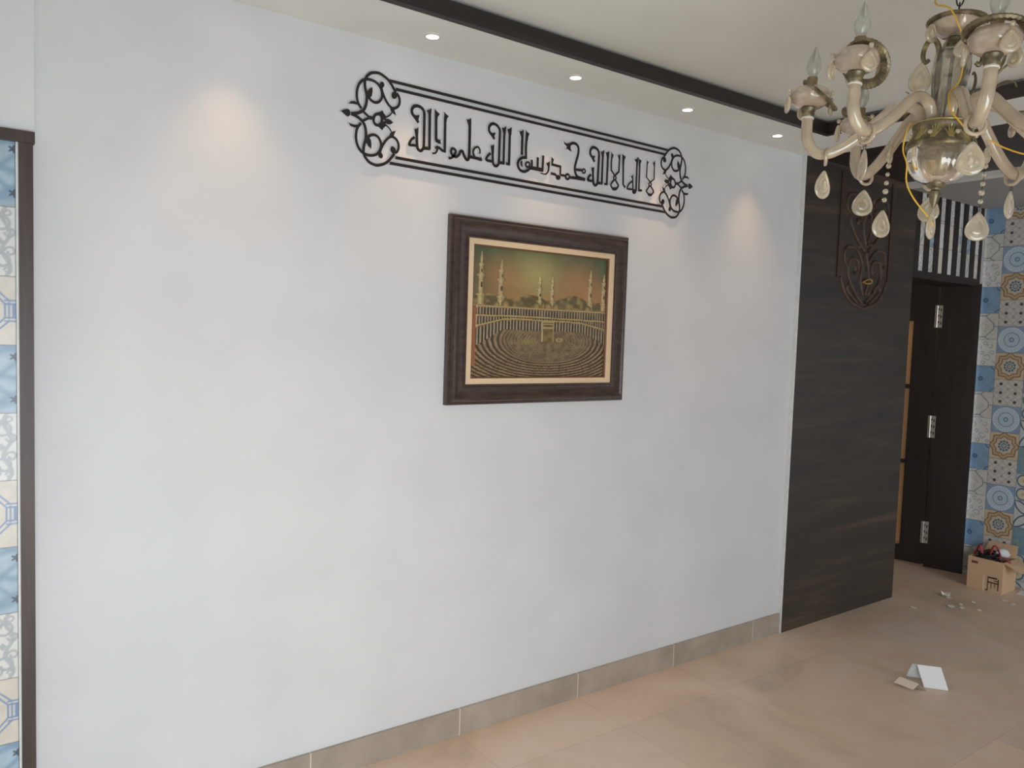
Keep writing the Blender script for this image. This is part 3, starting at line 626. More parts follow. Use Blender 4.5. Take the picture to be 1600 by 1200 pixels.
def ribbon(pts, w0, w1, closed=False):
    P = [np.array(p, float) for p in pts]; n = len(P); L_, R_ = [], []
    for i in range(n):
        a = P[(i - 1) % n] if (closed or i) else P[i]; b = P[(i + 1) % n] if (closed or i < n - 1) else P[i]
        d = b - a; d = d / (np.linalg.norm(d) + 1e-9); nn = np.array([-d[1], d[0]])
        # mitre
        if (closed or 0 < i < n - 1):
            d1 = (P[i] - P[(i - 1) % n]); d1 /= np.linalg.norm(d1) + 1e-9
            k = 1 / max(.6, abs(np.dot(nn, np.array([-d1[1], d1[0]]))))
        else: k = 1
        hw = (w0 + (w1 - w0) * i / max(1, n - 1)) / 2 * k
        L_.append(P[i] + nn * hw); R_.append(P[i] - nn * hw)
    return L_, R_
SY0, SY1 = -0.0125, -0.0005
STEP = [0]
def face_y():
    STEP[0] += 1
    return SY0 - 0.00006 * (STEP[0] % 11)
def put_strip(mb, L_, R_, closed=False):
    n = len(L_); vs = []; fy = face_y()
    for i in range(n):
        for q in (L_[i], R_[i]):
            vs += [(q[0], fy, q[1]), (q[0], SY1, q[1])]
    fs = []
    for i in range(n if closed else n - 1):
        a, b = 4 * i, 4 * ((i + 1) % n)
        fs += [(a, b, b + 2, a + 2), (a + 1, a + 3, b + 3, b + 1), (a, a + 1, b + 1, b), (a + 2, b + 2, b + 3, a + 3)]
    if not closed:
        fs += [(0, 2, 3, 1), (4 * n - 4, 4 * n - 3, 4 * n - 1, 4 * n - 2)]
    mb.add(vs, fs)
def put_poly(mb, pts):
    A = sum(pts[i][0] * pts[(i + 1) % len(pts)][1] - pts[(i + 1) % len(pts)][0] * pts[i][1] for i in range(len(pts)))
    if A < 0: pts = pts[::-1]
    mb.prism([tuple(p) for p in pts], SY1, face_y(), lambda a, b, c: (a, c, b))
def stroke(mb, s, fn=lambda p: p, k=1.28):
    kind, pts, w0, w1 = s
    pts = [fn((p[0] * 1e-4, p[1] * 1e-4)) for p in pts]; w0, w1 = w0 * k * 1e-4, w1 * k * 1e-4
    if kind == 'c': put_strip(mb, *ribbon(smooth_path(pts, 6), w0, w1))
    elif kind == 'l': put_strip(mb, *ribbon(pts, w0, w1))
    elif kind == 'p': put_poly(mb, pts)
    elif kind == 'e':
        n = len(pts); q = smooth_path(pts + pts[:1], 2)[:-1]; put_poly(mb, [tuple(x) for x in q])
    elif kind == 'o': q = smooth_path(pts + pts[:1], 3)[:-1]; put_strip(mb, *ribbon(q, w0, w1, True), closed=True)
sg = thing('calligraphy_sign', 'black cut-out Arabic calligraphy in a scrolled border on the white wall, above the painting', 'wall sign', (1.928, 0, 2.26))
SM = Matrix.Translation((-1.928, 0, -2.26))
zc = lambda x: 2.265 - 0.011 * (x - 1.202) / 1.452
fr = MB()
for mirx in (False, True):
    for mirz in (False, True):
        def fn(p, mx=mirx, mz=mirz):
            x, z = p; dz = z - zc(x)
            if mz: dz = -dz
            if mx: x = 2 * 1.928 - x
            return (x, zc(x) + dz)
        for s in SIGN['quad']: stroke(fr, s, fn, 1.4)
    def fa(p, mx=mirx):
        x, z = p; dz = z - zc(x)
        if mx: x = 2 * 1.928 - x
        return (x, zc(x) + dz)
    for s in SIGN['axis']: stroke(fr, s, fa, 1.4)
    # lower half of the leaf on the axis
for a, b in RAILS:
    put_strip(fr, *ribbon([(a[0] * 1e-4, a[1] * 1e-4), (b[0] * 1e-4, b[1] * 1e-4)], .0104, .0104))
side = lambda f: f.center.y > SY0 + 1e-4
fr.build('scrolled_border', M['sign'], sg, smooth=False, matrix=SM, mat2=M['signedge'], pick=side)
for g in SIGN:
    if g.startswith('word'):
        mb = MB()
        for s in SIGN[g]: stroke(mb, s)
        mb.build('lettering', M['sign'], sg, smooth=False, matrix=SM, mat2=M['signedge'], pick=side)

# ================================================================== FRAMED RELIEF
pt = thing('framed_picture', 'dark-framed bronze relief of a mosque courtyard, below the calligraphy sign', 'picture', (1.94, 0, 1.63))
PM = Matrix.Translation((-1.94, 0, -1.63))
FX0, FX1, FZ0, FZ1 = 1.496, 2.384, 1.286, 1.983
def moulding(mb, x0, x1, z0, z1, prof):
    """mitred frame; prof: [(inset from the outer edge, y)] closed loop"""
    n = len(prof); vs = []
    for i, d in prof:
        vs += [(x0 + i, d, z0 + i), (x1 - i, d, z0 + i), (x1 - i, d, z1 - i), (x0 + i, d, z1 - i)]
    fs = []
    for k in range(n):
        a, b = 4 * k, 4 * ((k + 1) % n)
        for j in range(4):
            fs.append((a + j, b + j, b + (j + 1) % 4, a + (j + 1) % 4))
    mb.add(vs, fs)
mb = MB(); moulding(mb, FX0, FX1, FZ0, FZ1, [(0, -.001), (0, -.024), (.004, -.028), (.010, -.028), (.012, -.034), (.016, -.040), (.024, -.043), (.030, -.040), (.040, -.033), (.058, -.028), (.068, -.028), (.071, -.032), (.076, -.032), (.078, -.026), (.078, -.001)][::-1])
mb.build('frame_moulding', M['frame'], pt, angle=30, matrix=PM)
mb = MB(); moulding(mb, FX0 + .077, FX1 - .077, FZ0 + .072, FZ1 - .072, [(0, -.002), (0, -.026), (.004, -.027), (.026, -.023), (.026, -.002)][::-1])
mb.build('linen_liner', M['liner'], pt, angle=30, matrix=PM)
mb = MB(); moulding(mb, FX0 + .102, FX1 - .102, FZ0 + .097, FZ1 - .097, [(0, -.002), (0, -.022), (.006, -.019), (.006, -.002)][::-1])
mb.build('inner_fillet', M['fillet'], pt, angle=30, matrix=PM)
# embossed scene
NX, NZ = 330, 240
U, V_ = np.meshgrid(np.linspace(0, 1, NX), np.linspace(0, 1, NZ))
H = np.zeros_like(U); wob = vnoise(U, V_, 7, 3); fine = vnoise(U * 3, V_ * 3, 12, 5); fin2 = vnoise(U * 2.2, V_ * 2.2, 17, 9)
sky = V_ > .555
# sky colours
tk = np.clip((V_ - .555) / .445, 0, 1)
def mixc(a, b, f): return a * (1 - f[..., None]) + b * f[..., None]
skyc = mixc(np.ones(U.shape + (3,)) * C3(166, 126, 84), np.ones(U.shape + (3,)) * C3(88, 104, 78), np.clip(tk ** 1.6 * 1.25 + (wob - .5) * .5, 0, 1))
skyc = skyc * (.86 + .3 * vnoise(U * 1.7, V_ * 1.2, 11, 21))[..., None]
glow = np.exp(-(((U - .45) / .2) ** 2 + ((tk - .62) / .38) ** 2)); skyc = mixc(skyc, np.ones(U.shape + (3,)) * C3(184, 172, 112), np.clip(glow * .9, 0, 1))
gl2 = np.exp(-(((U - .2) / .16) ** 2 + ((tk - .55) / .3) ** 2)) + np.exp(-(((U - .78) / .16) ** 2 + ((tk - .55) / .35) ** 2)); skyc = mixc(skyc, np.ones(U.shape + (3,)) * C3(180, 134, 88), np.clip(gl2 * .7, 0, 1))
gl3 = np.exp(-((U / .12) ** 2)) ; skyc = mixc(skyc, np.ones(U.shape + (3,)) * C3(78, 92, 74), np.clip(gl3 * .6 * (1 - .3 * tk), 0, 1))
H += sky * .10 * wob
# hills
hill = .60 + .055 * np.exp(-((U - .42) / .1) ** 2) + .07 * np.exp(-((U - .74) / .12) ** 2) + .05 * np.exp(-((U - .12) / .1) ** 2) + .03 * np.exp(-((U - .98) / .06) ** 2) + .012 * (fine - .5)
hm = (V_ < hill) & (V_ > .55)
hillc = mixc(np.ones(U.shape + (3,)) * C3(104, 92, 62), np.ones(U.shape + (3,)) * C3(160, 140, 92), np.clip((fin2 - .35) * 1.8, 0, 1))
H = np.where(hm, .3 + .35 * fin2, H)
COLR = np.where(hm[..., None], hillc, skyc)
gold, dark_, mid = C3(182, 160, 112), C3(54, 42, 32), C3(112, 88, 58)
# minarets: stacked shafts, balconies and a spire
def minaret(u, vb, vt, w):
    global H, COLR
    h = vt - vb; t = (V_ - vb) / h
    wd = np.select([t < .16, t < .20, t < .52, t < .57, t < .72, t < .76, t < .88, t <= 1.0], [1.5, 2.0, .95, 1.6, .8, 1.15, .55, .28], 0) * w
    wd = np.where((t > .88), w * .45 * (1 - t) / .12, wd)
    d = np.abs(U - u) / np.maximum(wd, 1e-6)
    m = (d < 1) & (t >= 0) & (t <= 1) & (wd > 0)
    prof = np.sqrt(np.clip(1 - d * d, 0, 1))
    band = .8 + .2 * np.cos(t * 60)
    H = np.where(m, .45 + .5 * prof * band, H)
    c_m = mixc(np.ones(U.shape + (3,)) * C3(96, 84, 58), np.ones(U.shape + (3,)) * C3(206, 184, 132), np.clip(prof * .9 - .35 * (U > u) + .2 * band - .1, 0, 1))
    win = ((np.abs(t - .36) < .05) | (np.abs(t - .62) < .03)) & (d < .35)
    c_m = np.where(win[..., None], C3(84, 70, 48), c_m)
    COLR = np.where(m[..., None], c_m, COLR)
for a in ((.062, .56, .97, .016), (.200, .56, .925, .0165), (.478, .56, .835, .0125), (.573, .56, .825, .0125), (.872, .56, .91, .0155), (.982, .56, .88, .016)):
    minaret(*a)
for (u, v, r) in ((.455, .565, .026), (.505, .57, .022), (.54, .565, .030), (.60, .565, .028), (.23, .562, .032), (.85, .56, .03), (.17, .562, .02)):
    d = np.hypot((U - u) / r, (V_ - v) / (r * 1.35)); m = (d < 1) & (V_ > .548)
    H = np.where(m, .35 + .55 * np.sqrt(np.clip(1 - d * d, 0, 1)), H)
    COLR = np.where(m[..., None], mixc(np.ones(U.shape + (3,)) * C3(104, 90, 60), np.ones(U.shape + (3,)) * C3(184, 160, 106), np.clip(1 - d, 0, 1)), COLR)
# courtyard with rings of worshippers
below = V_ <= .548
CU, CV = .545, .30
rr = np.hypot((U - CU) / .53, (V_ - CV) / .285)
rw = rr + .012 * (fin2 - .5) + .01 * np.sin(3 * np.arctan2(V_ - CV, U - CU))
ring = .5 + .5 * np.cos(rw * 2 * PI * (14 + 8 * (rr < .64)))
ang = np.arctan2((V_ - CV) / .285, (U - CU) / .53)
broken = .55 + .45 * np.cos(ang * 90 + 9 * np.floor(rr * 14))
speck = np.random.RandomState(4).rand(*U.shape)
crowd = np.clip(ring ** .8 * (.45 + .35 * broken + .35 * fin2), 0, 1)
inner = np.clip((.74 - rr) / .22, 0, 1)
crowd = crowd * (1 - .75 * inner) + .75 * inner * (.15 + .5 * speck + .35 * fine)
flo = mixc(np.ones(U.shape + (3,)) * C3(64, 50, 40), np.ones(U.shape + (3,)) * C3(182, 156, 116), np.clip(crowd ** 1.5 * .95, 0, 1))
flo = mixc(flo, np.ones(U.shape + (3,)) * C3(156, 144, 76), np.clip(1.2 - np.hypot((U - .40) / .07, (V_ - .285) / .025) , 0, 1) * .7)
H = np.where(below, .25 + .45 * crowd, H); COLR = np.where(below[..., None], flo, COLR)
# two storeys of arcade: the upper one straight, the lower one bending round the court
lo = np.interp(U, [0, .03, .22, .30, .70, .80, .95, 1], [.20, .24, .375, .375, .375, .372, .30, .26])
mi = np.interp(U, [0, .03, .22, .30, .70, .80, .95, 1], [.385, .395, .455, .46, .455, .45, .415, .40])
up = np.interp(U, [0, .3, .7, 1], [.475, .482, .478, .47])
def arcade(v0, v1, n, lean):
    global H, COLR
    t = (V_ - v0) / np.maximum(v1 - v0, 1e-4); m = (t > 0) & (t < 1)
    ph = ((U + lean * (1 - t)) * n) % 1 - .5
    colm = np.abs(ph) > .27
    arch = (t > .72) & (np.hypot(ph / .3, (t - .72) / .2) > 1)
    solid = colm | arch | (t > .93)
    H = np.where(m, np.where(solid, .75, .12), H)
    c_a = np.where(solid[..., None], C3(152, 132, 96) * (.7 + .4 * fine[..., None]), C3(58, 44, 32))
    COLR = np.where(m[..., None], c_a, COLR)
court_edge = (U > .0)
arcade(lo, mi, 44, .0); arcade(mi, up, 52, 0.0); arcade(up, np.full_like(U, .545), 48, 0.0)
for ln_ in (mi, up, np.full_like(U, .548)):
    m = np.abs(V_ - ln_) < .006
    H = np.where(m, .95, H); COLR = np.where(m[..., None], gold, COLR)
# corner pillar at the left, cube in the middle
m = (U < .035) & (V_ < .55) & (V_ > .10); COLR = np.where(m[..., None], C3(160, 104, 70), COLR); H = np.where(m, .35, H)
m = (np.abs(U - .543) < .044) & (V_ > .285) & (V_ < .452)
COLR = np.where(m[..., None], mixc(np.ones(U.shape + (3,)) * C3(96, 74, 48), np.ones(U.shape + (3,)) * C3(150, 124, 80), fine), COLR); H = np.where(m, .8, H)
m2 = m & ((np.abs(U - .543) > .038) | (V_ > .44) | (np.abs(V_ - .40) < .008) | (np.abs(V_ - .43) < .004)); COLR = np.where(m2[..., None], gold, COLR); H = np.where(m2, 1.0, H)
d = np.hypot((U - .635) / .026, (V_ - .305) / .016); m = np.abs(d - .8) < .25; COLR = np.where(m[..., None], gold, COLR); H = np.where(m, .9, H)
AX0, AX1, AZ0, AZ1 = FX0 + .106, FX1 - .106, FZ0 + .101, FZ1 - .101
X_ = AX0 + (AX1 - AX0) * U; Z_ = AZ0 + (AZ1 - AZ0) * V_; Y_ = -.008 - .0055 * H
me = bpy.data.meshes.new('embossed_scene')
me.from_pydata(list(zip(X_.ravel().tolist(), Y_.ravel().tolist(), Z_.ravel().tolist())), [], [(j * NX + k, j * NX + k + 1, (j + 1) * NX + k + 1, (j + 1) * NX + k) for j in range(NZ - 1) for k in range(NX - 1)])
at = me.color_attributes.new('pattern', 'FLOAT_COLOR', 'POINT')
at.data.foreach_set('color', np.concatenate([COLR.reshape(-1, 3), np.ones((NX * NZ, 1))], 1).astype(np.float32).ravel())
me.polygons.foreach_set('use_smooth', [True] * len(me.polygons)); me.materials.append(M['art']); me.update()
o = bpy.data.objects.new('embossed_scene', me); COL.objects.link(o); o.parent = pt; o.matrix_local = PM

# ================================================================== CHANDELIER
CH = Vector((1.912, -1.545, 0.0))
vdir = (Vector((CH.x, CH.y, 0)) - Vector((CAM.x, CAM.y, 0))).normalized()
left = Vector((-vdir.y, vdir.x, 0))
Z0 = 2.096                                            # height of the candle necks
PIV = 2.02
ch = thing('chandelier', 'eight-armed champagne glass and brass chandelier with hanging drops, below the ceiling recess', 'chandelier', (CH.x, CH.y, 1.88))
CM = Matrix.Translation((0, 0, -1.88))
# it hangs slightly out of true: leaning about the sight line, pivot near the collar
LEAN = Matrix.Translation((CH.x, CH.y, PIV)) @ Matrix.Rotation(math.radians(3.3), 4, vdir) @ Matrix.Rotation(math.radians(3.2), 4, left) @ Matrix.Translation((-CH.x, -CH.y, -PIV))
ch.matrix_world = LEAN @ Matrix.Translation((CH.x, CH.y, 1.88))
def K(mb, name, m, parent=None, **k):
    return mb.build(name, m, parent or ch, **({'matrix': CM} if parent is None else {}), **k)
def flute(n, amp): return lambda k, p, r, z: r * (1 + amp * math.cos(n * p))
# collar with leaf band
K(MB().lathe([(.0, 2.060), (.050, 2.064), (.064, 2.076), (.067, 2.073), (.066, 2.066), (.062, 2.060), (.064, 2.048), (.070, 2.036), (.0755, 2.030), (.077, 2.025), (.0755, 2.020), (.071, 2.018), (.071, 2.022), (0, 2.03)], 96,
       mod=lambda k, p, r, z: r * (1 + (.022 if 5 <= k <= 7 else .0) * abs(math.cos(16 * p)) ** .5)), 'brass_collar', M['brass'])
pm = MB()
def col_r(z): return float(np.interp(z, [2.030, 2.036, 2.048, 2.060, 2.066, 2.073], [.0755, .070, .064, .062, .066, .067]))
for k in range(12):
    p0 = 2 * PI * k / 12 + .2
    for a in (-2, -1, 0, 1, 2):
        q = []
        for t in np.linspace(0, 1, 7):
            z = 2.032 + t * (.032 - .003 * a * a); ph_ = p0 + a * (.025 + .075 * t ** 1.6)
            q.append((math.cos(ph_) * (col_r(z) + .0006), math.sin(ph_) * (col_r(z) + .0006), z))
        pm.tube(q, [.0011 + .0010 * math.sin(PI * min(1, t * 1.1 + .1)) for t in np.linspace(0, 1, 7)], 6)
pm.tube([(math.cos(t) * .0655, math.sin(t) * .0655, 2.0755) for t in np.linspace(0, 2 * PI, 65)[:-1]], .0020, 8, closed=True)
K(pm, 'collar_leaves', M['brasslight'])
K(MB().lathe([(.0705, 2.021), (.0715, 2.005), (.069, 1.988), (.061, 1.968), (.047, 1.952), (.030, 1.943), (.018, 1.940), (.0165, 1.943), (.029, 1.946), (.045, 1.955), (.059, 1.970), (.0665, 1.989), (.069, 2.005), (.068, 2.021)], 96, close=True,
       mod=lambda k, p, r, z: r * (1 + .022 * abs(math.cos(12 * p)) - .01) if 1 < k < 13 else r), 'glass_bowl', M['clear'])
K(MB().lathe([(0, 1.945), (.019, 1.943), (.021, 1.938), (.017, 1.934), (.010, 1.930), (.009, 1.926), (.013, 1.922), (.0135, 1.912), (.011, 1.908), (.009, 1.898), (.005, 1.890), (.003, 1.884), (0, 1.883)], 32), 'finial', M['brass'])
K(MB().lathe([(0, 1.952), (.008, 1.954), (.011, 1.962), (.012, 1.975), (.009, 1.990), (.009, 2.018), (0, 2.02)], 20), 'bowl_bulb', M['bulb'])
# stem: vase, neck, top dish and ring
K(MB().lathe([(.020, 2.062), (.025, 2.085), (.031, 2.12), (.037, 2.17), (.0410, 2.21), (.0395, 2.238), (.032, 2.254), (.018, 2.262), (.016, 2.258), (.030, 2.250), (.0375, 2.236), (.0390, 2.21), (.035, 2.17), (.029, 2.12), (.023, 2.085), (.018, 2.066)], 40, close=True, mod=flute(10, .03)), 'stem_vase', M['vase'])
K(MB().lathe([(.0045, 2.05), (.0045, 2.26), (.017, 2.262), (.018, 2.268), (.015, 2.274), (.017, 2.280), (.012, 2.286), (0, 2.29)], 24), 'stem_rod', M['brass'])
K(MB().lathe([(.012, 2.283), (.030, 2.287), (.047, 2.300), (.053, 2.316), (.050, 2.316), (.044, 2.302), (.029, 2.291), (.012, 2.288)], 40, close=True, mod=flute(8, .02)), 'top_dish', M['dish'])
def ring_prof(ri, ro): return [(ri, -.002), (ri + .004, -.004), (ro - .004, -.007), (ro, -.003), (ro - .001, .001), (ro - .006, .001), (ri + .003, .003), (ri, .003)]
def ridge(n): return lambda k, p: .0007 * math.cos(n * p) if k in (1, 2, 5, 6) else 0.0
def scallop(n, amp): return lambda k, p, r, z: r * (1 + amp * abs(math.cos(n * p / 2))) if k in (2, 3, 4, 5) else r
K(MB().lathe(ring_prof(.044, .065), 120, Matrix.Translation((0, 0, 2.320)), scallop(36, .02), True, ridge(36)), 'brass_ring', M['brass'])
K(MB().lathe([(0, 2.288), (.006, 2.29), (.004, 2.335), (0, 2.338)], 12), 'hanging_stem', M['chain'])
# chain to the ceiling and its cap
for i, z in enumerate(np.arange(2.347, 2.575, .026)):
    a = (i % 2) * PI / 2 + .5
    pts = [(math.cos(a) * .0075 * math.cos(t), math.sin(a) * .0075 * math.cos(t), z + .017 * math.sin(t)) for t in np.linspace(0, 2 * PI, 14)[:-1]]
    K(MB().tube(pts, .0017, 6, closed=True), 'chain_link', M['chain'])
K(MB().lathe([(0, 2.560), (.012, 2.562), (.045, 2.577), (.05, 2.5895), (0, 2.5895)], 28), 'ceiling_cap', M['brass'])

# teardrop of pressed glass: stepped rings on both faces
def drop_mesh(w, h, t=.009):
    mb = MB(); n = 28
    def outline(p):
        s = math.sin(p); y = math.cos(p)                      # y=1 top
        wd = s * (1 - .42 * y - .12 * y * y) * .93
        return wd * w / 2, y * h / 2
    lev = [(1.0, .12), (.97, .32), (.90, .58), (.76, .78), (.62, .84), (.56, .70), (.46, .74), (.40, .90), (.26, .96), (.12, 1.0)]
    vs, fs = [], []
    for sgn in (1, -1):
        for s_, d in lev:
            for j in range(n):
                x, y = outline(2 * PI * j / n)
                vs.append((x * s_, sgn * d * t / 2, -h / 2 + (y + h * .08) * s_ - h * .08))
    L_ = len(lev)
    for si, sgn in enumerate((1, -1)):
        o_ = si * L_ * n
        for k in range(L_ - 1):
            for j in range(n):
                q = (o_ + k * n + j, o_ + k * n + (j + 1) % n, o_ + (k + 1) * n + (j + 1) % n, o_ + (k + 1) * n + j)
                fs.append(q if sgn > 0 else q[::-1])
        q = tuple(o_ + (L_ - 1) * n + j for j in range(n)); fs.append(q if sgn > 0 else q[::-1])
    for j in range(n):
        fs.append((j, L_ * n + j, L_ * n + (j + 1) % n, (j + 1) % n))
    mb.add(vs, fs)
    return mb
def link_mesh(r=.003, h=.012):
    return MB().tube([(math.cos(t) * r, 0, h / 2 + math.sin(t) * h / 2) for t in np.linspace(0, 2 * PI, 11)[:-1]], .0007, 5, closed=True)
BIG = drop_mesh(.054, .070, .011); MID = drop_mesh(.037, .046, .012)
_me = {}
def inst(key, mb, name, mat, parent, mat4):
    if key in _me:
        o = bpy.data.objects.new(name, _me[key]); COL.objects.link(o); o.parent = parent; o.matrix_local = mat4
        return o
    o = mb.build(name, mat, parent, matrix=mat4); _me[key] = o.data
    return o
def hang(parent, key, mb, pos, yaw, tilt=0.0, base=None):
    """drop whose top sits at pos (chandelier axes, z absolute)"""
    off = base or Vector((0, 0, 0))
    m4 = Matrix.Translation(Vector(pos) - off) @ Matrix.Rotation(yaw, 4, 'Z') @ Matrix.Rotation(tilt, 4, 'Y')
    return inst(key, mb, 'crystal_drop', M['drop'], parent, m4)

# arms; theta is measured from the camera side towards the left
def pol(th, r, z): return (-vdir) * (math.cos(th) * r) + left * (math.sin(th) * r) + Vector((0, 0, z))
cam_yaw = math.atan2(vdir.y, vdir.x) - PI / 2            # a drop with this yaw shows its face to the room's left front
ARM = [(.043, -.030), (.046, -.005), (.060, .018), (.088, .028), (.116, .018), (.143, -.008), (.182, -.045), (.222, -.074), (.256, -.087), (.282, -.078), (.300, -.050), (.304, -.018), (.305, .000)]
right = -left
# angle of each arm and the leaning of its brass ring (normal as right / up / towards the camera)
arms = [(-14, 'C', (.0, .98, -.16)), (36, 'B', (.36, .62, -.70)), (85, 'A', (.64, .76, .05)), (137, 'D', (.5, .85, -.1)), (177, 'G', (0, 1, 0)), (221, 'E', (.1, .9, .4)), (265, 'F', (0, 1, 0)), (311, 'H', (.1, .98, .1))]
for deg, nm, rn in arms:
    th = math.radians(deg)
    rot = math.atan2((-vdir * math.cos(th) + left * math.sin(th)).y, (-vdir * math.cos(th) + left * math.sin(th)).x)
    path = [Vector((r, 0, Z0 + z)) for r, z in smooth_path(ARM, 5)]
    AM = Matrix.Translation((0, 0, -1.88)) @ Matrix.Rotation(rot, 4, 'Z')
    arm = inst('arm', MB().tube(path, [.0118 + .0015 * min(1, i / 20) for i in range(len(path))], 18), 'glass_arm', M['pearl'], ch, AM)
    B = Vector((.305, 0, Z0))
    T_ = Matrix.Translation(B)
    inst('tip', MB().lathe([(.0, .0), (.0145, .0), (.0155, .002), (.0145, .005), (0, .005)], 20, T_), 'arm_tip', M['whitetip'], arm, Matrix())
    inst('neck', MB().lathe([(0, .004), (.0135, .005), (.0155, .010), (.0145, .016), (.0165, .022), (.019, .026), (.017, .030), (0, .031)], 24, T_), 'candle_neck', M['brass'], arm, Matrix())
    inst('dish', MB().lathe([(.014, .029), (.030, .032), (.044, .042), (.049, .056), (.046, .068), (.042, .072), (.040, .070), (.043, .066), (.046, .056), (.042, .045), (.029, .036), (.014, .033)], 36, T_, flute(12, .012), True), 'drip_dish', M['dish'], arm, Matrix())
    nrm_ = (right * rn[0] + Vector((0, 0, rn[1])) - vdir * rn[2]).normalized()
    off = Vector((0, 0, .074))
    if nm == 'B': off = Matrix.Rotation(-rot, 4, 'Z') @ (right * .016 + vdir * .004 + Vector((0, 0, .048)))
    if nm == 'A': off = Matrix.Rotation(-rot, 4, 'Z') @ (right * .024 + Vector((0, 0, .060)))
    nl = Matrix.Rotation(-rot, 3, 'Z') @ nrm_
    Rm = Matrix.Translation(B + off) @ nl.to_track_quat('Z', 'Y').to_matrix().to_4x4()
    ro = {'C': .060, 'H': .060}.get(nm, .055)
    inst('ring' + nm, MB().lathe(ring_prof(ro - .020, ro), 144, Rm, scallop(36, .022), True, ridge(36)), 'drip_ring', M['brass'], arm, Matrix())
    inst('sleeve', MB().lathe([(0, .034), (.0125, .036), (.0125, .103), (.010, .104), (0, .104)], 24, T_), 'candle_sleeve', M['sleeve'], arm, Matrix())
    inst('bulb', MB().lathe([(0, .103)] + [tuple(q) for q in smooth_path([(.010, .104), (.0105, .110), (.0150, .120), (.0172, .130), (.0160, .143), (.0115, .157), (.006, .169), (.0025, .178)], 4)] + [(0, .183)], 24, T_), 'candle_bulb', M['bulb'], arm, Matrix())
    # glass ring sliding on the low bend, with its big drop
    rb = Vector((.250, 0, Z0 - .0865 - .006))
    inst('slip', MB().tube([rb + Vector((0, math.cos(t) * .0195, math.sin(t) * .0195)) for t in np.linspace(0, 2 * PI, 25)[:-1]], .0040, 10, closed=True), 'glass_ring', M['pearl'], arm, Matrix())
    top = rb + Vector((0, 0, -.034))
    inst('link', link_mesh(), 'drop_link', M['chain'], arm, Matrix.Translation(top - Vector((0, 0, .002))) @ Matrix.Rotation(PI / 2, 4, 'Z'))
    yaw = {'A': 0.9, 'B': 1.0, 'C': 1.35, 'D': 1.15, 'E': 0.3, 'F': .9, 'G': 1.3, 'H': .6}[nm]
    hang(arm, 'big', BIG, top, yaw)
    # small drops on the rim of the dish
    for k, a in enumerate({'A': (3.4, .3, 5.0), 'B': (-.9, 1.2, 2.6, 4.0), 'C': (.25, 2.0, 4.2), 'D': (1.0, 3.1, 5.2), 'E': (.6, 2.6, 4.8)}.get(nm, (0.4, 2.5, 4.6))):
        p = B + Vector((math.cos(a) * .052, math.sin(a) * .052, .066))
        inst('stud', MB().sphere((0, 0, 0), .006, 10, 6), 'crystal_stud', M['drop'], arm, Matrix.Translation(p + Vector((0, 0, .002))))
        hang(arm, 'mid', MID, p - Vector((0, 0, .008)), a + PI / 2 + .3 * (k - 1))
# bead strings below two of the arms
def bead_string(name, th, r, z, n, yaw):
    base = pol(th, r, 0)
    mb = MB(); mb.sphere((0, 0, 0), .0055, 12, 8)
    zz = z
    s_ = hang(ch, 'string_top', drop_mesh(.022, .045, .012), base + Vector((0, 0, zz)), yaw + .5, base=Vector((0, 0, 1.88)))
    zz -= .050
    st = K(MB().tube([base + Vector((0, 0, zz + .008)), base + Vector((0, 0, zz - n * .0215 - .006))], .0007, 5), 'bead_wire', M['chain'])
    for i in range(n):
        r_ = (.0066, .0052, .0058, .0070, .0060, .0064)[i % 6]
        inst('bead%d' % (i % 6), MB().sphere((0, 0, 0), r_, 12, 8, (1, 1, 1.05)), 'crystal_bead', M['drop'], st, Matrix.Translation(base + Vector((0, 0, zz - i * .0215))))
    hang(st, 'big', BIG, base + Vector((0, 0, zz - n * .0215 - .004)), yaw)
bead_string('left', math.radians(131), .150, 2.060, 5, cam_yaw + .75)
bead_string('right', math.radians(222), .148, 2.060, 5, cam_yaw + .2)
hang(ch, 'big', BIG, Vector((0, 0, 1.880)), cam_yaw + 1.25, base=Vector((0, 0, 1.88)))
# brass scroll stems with curled tops, and leaf sprigs
for deg in (72, 252):
    th = math.radians(deg)
    pts = smooth_path([(.030, 2.062), (.029, 2.11), (.028, 2.17), (.028, 2.225), (.033, 2.257), (.043, 2.275), (.056, 2.272), (.064, 2.254), (.065, 2.234), (.059, 2.222), (.051, 2.228)], 5)
    st = K(MB().tube([pol(th, r, z) for r, z in pts], [.0078 - .0032 * i / len(pts) for i in range(len(pts))], 10), 'scroll_stem', M['brass'])
    for z in (2.125, 2.172, 2.205):
        MB().sphere(pol(th, .0285, z) - Vector((0, 0, 1.88)), .0085, 12, 6, (1, 1, .55)).build('stem_knot', M['brass'], st)
for deg in (140, 205, 300):
    th = math.radians(deg); mb = MB()
    for main in ([(.035, 2.075), (.070, 2.130), (.105, 2.170), (.135, 2.190), (.160, 2.205)], [(.075, 2.135), (.105, 2.142), (.130, 2.150), (.150, 2.143), (.158, 2.130)], [(.100, 2.165), (.118, 2.195), (.122, 2.222), (.112, 2.236), (.106, 2.228)]):
        q = smooth_path(main, 5)
        mb.tube([pol(th + (r - .09) * .8, r, z) for r, z in q], [.0052 - .0030 * i / len(q) for i in range(len(q))], 8, .6)
    K(mb, 'leaf_sprig', M['brass'])
hang(ch, 'scrolldrop', drop_mesh(.050, .072, .012), pol(math.radians(72), .066, 2.222), cam_yaw + .1, base=Vector((0, 0, 1.88)))
for th, r, z, y in ((math.radians(-20), .050, 2.262, .3), (math.radians(60), .058, 2.31, .9), (math.radians(-60), .058, 2.31, .1), (math.radians(170), .058, 2.31, .5), (math.radians(250), .058, 2.31, .7)):
    hang(ch, 'mid', MID, pol(th, r, z), cam_yaw + y, base=Vector((0, 0, 1.88)))
